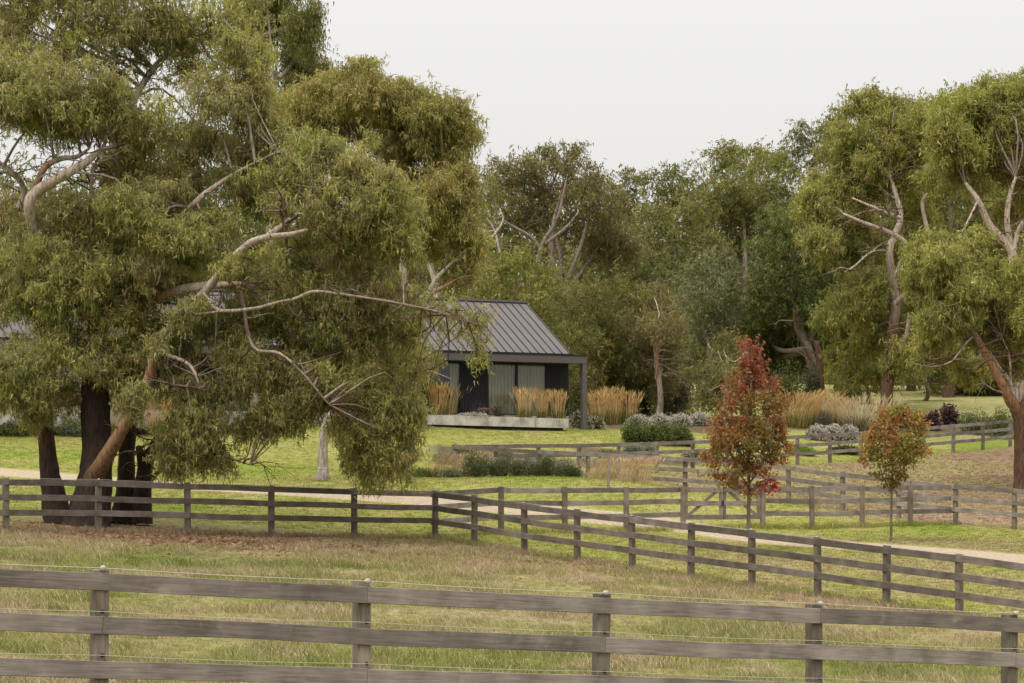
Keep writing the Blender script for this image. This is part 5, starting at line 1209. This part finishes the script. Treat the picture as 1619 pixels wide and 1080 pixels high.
# planter bed
zp = PL_TOP - .05
def pl(s, back=.7):
    q = PL_O - s * pa + back * pb; return CXP + FPX * q[0] / q[1], q[1]
for i, (px, w, lab) in enumerate(((882, .30, 'golden reed clump at the right end of the planter'), (858, .24, 'narrow golden reed clump second from the planter end'), (828, .32, 'golden reed clump standing before the pale curtains'), (693, .36, 'broad golden reed clump before the dark windows'))):
    s = np.interp(px, [pl(k)[0] for k in range(12, -1, -1)], list(range(12, -1, -1))); _, D = pl(s)
    reed(lab, px, D, 1.42, w, 170, z=zp, seed=i, lean=.14)
s = 8.2; px_, D_ = pl(s); reed('few thin golden reed stalks near the small pale tree', px_ - 8, D_ - .3, 1.15, .16, 16, z=zp, seed=9, green=False)
px_, D_ = pl(6.7); reed('leaning sparse reed stalks left of the broad golden clump', px_, D_, 1.3, .14, 30, z=zp, seed=10, lean=.5, green=False)
for i, (s, lab) in enumerate(((4.9, 'purple flowered wispy plant before the dark wall panel'), (3.9, 'purple flowered plant beside the pale curtain edge'))):
    px_, D_ = pl(s); shrub(lab, px_, D_, .45, .75, [(.045, .05, .03), (.06, .05, .035)], 500, .09, .12, zp, .2, 20 + i, [(.085, .04, .075), (.06, .03, .05)], 90, .045, 'plant', 'flowering_plant')
px_, D_ = pl(5.6, .35); shrub('low white flowering plant trailing over the planter rim', px_, D_, .75, .22, SAGE, 900, .06, .25, zp, .2, 25, WHT, 380, .045, 'plant', 'flowering_plant')
# beds right of the house
for i, (px, D, h, w, n, lab) in enumerate(((945, 126, 1.75, .42, 260, 'golden reed clump just right of the verandah post'), (968, 127, 1.7, .42, 260, 'middle golden reed clump right of the verandah post'), (993, 127.5, 1.5, .36, 200, 'pinkish golden reed clump beside the brown bush'))): reed(lab, px, D, h, w, n, seed=30 + i, lean=.2)
for i, (px, D, rx, rz, nf, lab) in enumerate(((918, 121, .62, .85, 260, 'white flowered bush beside the verandah post foot'), (942, 121.5, .5, .62, 160, 'small white flowered bush right of the planter end'))): shrub(lab, px, D, rx, rz, MDG, 1800, .08, .25, None, .1, 40 + i, WHT, nf, .06, 'bush', 'flowering_bush', 'white flowering bushes')
for i, (px, D, lab) in enumerate(((1010, 124, 'leftmost of the row of white flowering bushes behind the green hedge'), (1042, 124.5, 'second white flowering bush behind the green hedge'), (1074, 125, 'third white flowering bush behind the green hedge'), (1106, 125.5, 'white flowering bush nearest the red tree, behind the hedge'))): shrub(lab, px, D, .68, .62, SAGE, 1700, .08, .25, None, .1, 45 + i, WHT, 460, .055, 'bush', 'flowering_bush', 'white flowering bushes')
for i, (px, D, rx, rz, lab) in enumerate(((1002, 115, .8, 1.1, 'leafy green hedge bush at the left of the lawn edge'), (1040, 115.6, .95, 1.15, 'large leafy green hedge bush in the middle'), (1076, 116, .75, .95, 'leafy green hedge bush at the right of the group'))): shrub(lab, px, D, rx, rz, MDG, 3600, .10, .3, None, .1, 55 + i, group='green hedge bushes on the lawn')
for i, (px, D, rx, rz, lab) in enumerate(((1000, 111, .62, .55, 'low silvery cushion shrub in front of the green hedge'), (1026, 111.5, .6, .5, 'second low silvery cushion shrub before the hedge'))): shrub(lab, px, D, rx, rz, SAGE, 2600, .06, .25, None, .0, 60 + i, group='silvery cushion shrubs')
# bed behind the far end post and the mound
for i, (px, D, rx, rz, lab) in enumerate(((758, 91.6, .66, 1.05, 'leftmost dark clipped mound shrub in the lower bed'), (798, 91.8, .74, .98, 'olive clipped mound shrub second in the lower bed'), (824, 91.8, .55, .80, 'small grey-green mound shrub in the lower bed'), (858, 91.7, .62, .92, 'dark mound shrub third along the lower bed row'), (895, 91.3, .62, .74, 'rightmost dark mound shrub beside the tan grass'))): shrub(lab, px, D, rx, rz, [(.085, .105, .035), (.11, .125, .045), (.07, .085, .03)] if i in (0, 3, 4) else [(.15, .15, .065), (.125, .13, .06)], 3200, .06, .3, None, .0, 70 + i, group='mound shrubs in the lower bed')
for i, (px, D, w, n, lab) in enumerate(((945, 91.6, .52, 420, 'largest pinkish tan plume grass beside the mound shrubs'), (990, 91, .42, 330, 'tan plume grass in the middle of three'), (1018, 90.6, .24, 140, 'small tan plume grass nearest the red tree'), (694, 94, .36, 220, 'tan plume grass left of the fence end post'), (728, 93.6, .42, 240, 'tan plume grass in front of the fence end post'))): reed(lab, px, D, 1.0 if i < 3 else .95, w, n, TAN_, None, .45, .22, .26, .012, 80 + i, .15, i > 2, 'plume_grass', 'tan plume grasses')
for i, (px, D, rx, rz, pal, lab) in enumerate(((672, 96, .7, .35, GRN, 'dark green low plant at the left end of the lower bed'), (700, 103, .8, .55, SAGE, 'pale silvery mound behind the fence end post'), (738, 105, .6, .5, GRN, 'tufted olive plant on the lawn edge above the fence'), (795, 105.5, .8, .45, [(.20, .19, .06), (.24, .2, .08)], 'yellowish low plant on the lawn edge'), (850, 100.5, .9, .42, SAGE, 'low sage plant between the two converging fences'))): shrub(lab, px, D, rx, rz, pal, 1500, .09, .14, None, 0, 90 + i, WHT if i in (4,) else None, 90 if i == 4 else 0, .05)
for i, (px, D, rx, rz, pal, lab) in enumerate(((655, 93.5, .6, .5, MDG, 'small green mound half behind the low gum branches'), (712, 92.6, .42, .45, SAGE, 'small sage mound between the tan plume grasses'), (832, 104.5, .7, .5, SAGE, 'sage mound on the lawn edge above the converging fences'), (885, 105.5, .8, .42, [(.19, .19, .06), (.16, .17, .05)], 'low olive cushion above the far fence left of the hedge'), (930, 106.5, .75, .4, SAGE, 'pale low cushion above the far fence near the hedge'), (965, 108.5, .7, .6, MDG, 'small green bush left of the leafy hedge'), (1098, 112.5, .6, .4, SAGE, 'low sage plant right of the leafy hedge'), (905, 97.8, .7, .35, MDG, 'low green plant between the fences behind the tan grass'))): shrub(lab, px, D, rx, rz, pal, 1500, .075, .2, None, .05, 210 + i, WHT if i in (2, 4, 6) else None, 110 if i in (2, 4, 6) else 0, .045)
for i, (px, D, h, w, lab) in enumerate(((752, 94.5, .8, .3, 'short straw grass behind the leftmost mound shrub'), (770, 104, .75, .35, 'short olive straw grass on the lawn edge'), (1232, 127.5, 1.5, .4, 'golden plume grass close to the red tree crown'))): reed(lab, px, D, h, w, 150, TAN_ if i < 2 else GOLD, None, .45, .25, .26, .012, 230 + i, .3, True, 'plume_grass', None)
# bed at the right
for i, (px, D, h, w, n, lab) in enumerate(((1262, 127, 1.7, .65, 420, 'golden plume grass at the left of the right bed'), (1290, 128, 1.75, .6, 400, 'golden plume grass second in the right bed'), (1322, 129, 1.65, .6, 360, 'orange plume grass behind the white flowers'))): reed(lab, px, D, h, w, n, GOLD, None, .35, .15, .4, .014, 100 + i, .1, True, 'plume_grass', 'golden plume grasses in the right bed')
reed('cream fountain grass with dark green base by the reddish trunk', 1357, 127, 1.6, .6, 420, CREAM, None, .7, .25, .36, .016, 110, None, True, 'fountain_grass', None, DKG, .62)
for i, (px, D, lab) in enumerate(((1292, 122, 'white flowering bush at the left of the right bed'), (1318, 122.5, 'middle white flowering bush of the right bed'), (1342, 122.8, 'white flowering bush below the cream fountain grass'))): shrub(lab, px, D, .6, .72, SAGE, 1700, .08, .25, None, .1, 120 + i, WHT, 480, .06, 'bush', 'flowering_bush', 'white flowering bushes')
shrub('grey-purple bushy plant between the golden plume grasses', 1306, 126, .55, 1.1, [(.11, .10, .075), (.13, .115, .09)], 1500, .09, .2, None, .1, 125)
for i, (px, D, rx, rz, lab) in enumerate(((1432, 128, .7, 1.3, 'dark purple smoke bush right of the reddish trunk'), (1475, 129, .7, 1.0, 'low dark purple bush above the far fence'), (1500, 131, .55, 1.35, 'tallest dark purple bush above the far fence'))): shrub(lab, px, D, rx, rz, PUR, 1300, .13, .4, None, .1, 130 + i, group='dark purple bushes')
for i, (px, D, rx, rz, pal, lab) in enumerate(((1545, 128, 1.2, 1.5, [(.10, .125, .05), (.125, .14, .06)], 'broad soft green bush left of the leaning gum'), (1585, 126.5, 1.0, 1.9, MDG, 'dense green bush behind the leaning gum trunk'), (1270, 116.5, .8, .4, [(.15, .22, .03), (.17, .24, .04)], 'bright lime groundcover behind the far fence'), (1440, 121, .9, .5, DKG, 'low dark shrub behind the far fence beside the yellow tree'), (1335, 117.5, .9, .42, DKG, 'low dark groundcover under the right white flowers'))): shrub(lab, px, D, rx, rz, pal, 2600, .11, .25, None, .15, 140 + i)
# bush and shrubs at the foot of the wood, small paddock trees
for i, (px, D, rx, rz, pal, lab) in enumerate(((1070, 136, .95, 2.3, [(.17, .135, .085), (.14, .115, .075), (.19, .15, .10)], 'brown seeding bush behind the white flowers'), (1020, 137, 1.0, 2.8, DKG, 'dark upright bush behind the pinkish reed clump'), (1000, 139, 1.3, 3.4, PAL_OL, 'tall olive bush between the house and brown bush'), (1045, 140, 1.2, 3.0, DKG, 'dark bush behind the brown seeding bush'), (915, 131, 1.4, 3.0, PAL_OL, 'olive bush close behind the verandah post'), (960, 136, 1.5, 3.6, DKG, 'dark bush behind the golden reed clumps'),
        (1228, 140, 1.0, 2.3, PAL_GY, 'grey-green bush right of the red tree'), (1250, 137, .95, 2.2, MDG, 'feathery green bush behind the golden plumes'), (1286, 137, .8, 2.6, [(.10, .10, .06), (.085, .09, .05)], 'upright dull green bush before the dark wood'), (1340, 150, .9, 1.6, MDG, 'small leafy bush on the far paddock'))): shrub(lab, px, D, rx, rz, pal, 4200, .14, .2, None, .2, 160 + i, name='bush', cat='bush')
bgtree('small leafy paddock tree left of the reddish trunk', 146, 1370, [(1350, 590, 20, 18), (1375, 575, 24, 20), (1395, 590, 18, 18), (1365, 555, 22, 18), (1385, 550, 18, 16), (1345, 605, 14, 10)], PAL_RT, 9000, .12, .22, .16, .4, 171, fill=0, group='small paddock trees', name='small_tree')
bgtree('small drooping paddock tree right of the reddish trunk', 150, 1460, [(1450, 570, 22, 18), (1475, 580, 22, 18), (1465, 552, 24, 16), (1490, 590, 16, 14), (1440, 590, 14, 12)], PAL_RT, 9000, .12, .22, .16, .5, 172, fill=0, group='small paddock trees', name='small_tree')
# plants in front of the left wing of the house
for i, (px, D, lab) in enumerate(((250, 110.5, 'golden reed clump glimpsed between the gum trunks'), (285, 110.8, 'second golden reed clump glimpsed through the gum leaves'), (170, 110, 'golden reed clump behind the main gum trunk'))): reed(lab, px, D, 1.6, .5, 240, seed=180 + i)
for i, (px, D, rx, rz, pal, lab) in enumerate(((20, 109, 1.0, .7, MDG, 'green garden bush behind the leftmost gum trunk'), (110, 110, 1.1, .8, SAGE, 'pale sage bush behind the gum trunks'), (330, 111, 1.2, .8, DKG, 'dark garden bush half hidden by the low gum branches'), (420, 111.5, 1.2, .8, MDG, 'green garden bush below the house windows'))): shrub(lab, px, D, rx, rz, pal, 2200, .1, .25, None, .1, 190 + i)

# wire fence across the far paddock
def far_wire_fence():
    posts = [(x, 184.0 + (x - 18) * .1) for x in np.arange(12, 44, 5.0)]
    root = empty('wire_fence', (posts[0][0], posts[0][1], tz(*posts[0]))); tag(root, 'distant wire fence across the dry paddock before the dark wood', 'fence')
    b = np.array(root.location); tops = []
    for x, y in posts:
        z = tz(x, y); mb = MB(); mb.box(x - b[0] - .06, x - b[0] + .06, y - b[1] - .06, y - b[1] + .06, z - b[2] - .2, z - b[2] + 1.2); mb.build('post', M_post, root); tops.append(np.array([x, y, z]) - b)
    for h in (.55, 1.1):
        mb = MB(); tube(mb, [t + np.array([0, -.07, h]) for t in tops], [.012] * len(tops), np.ones(3), 4, 1); mb.build('wire', M_wire, root)
far_wire_fence()
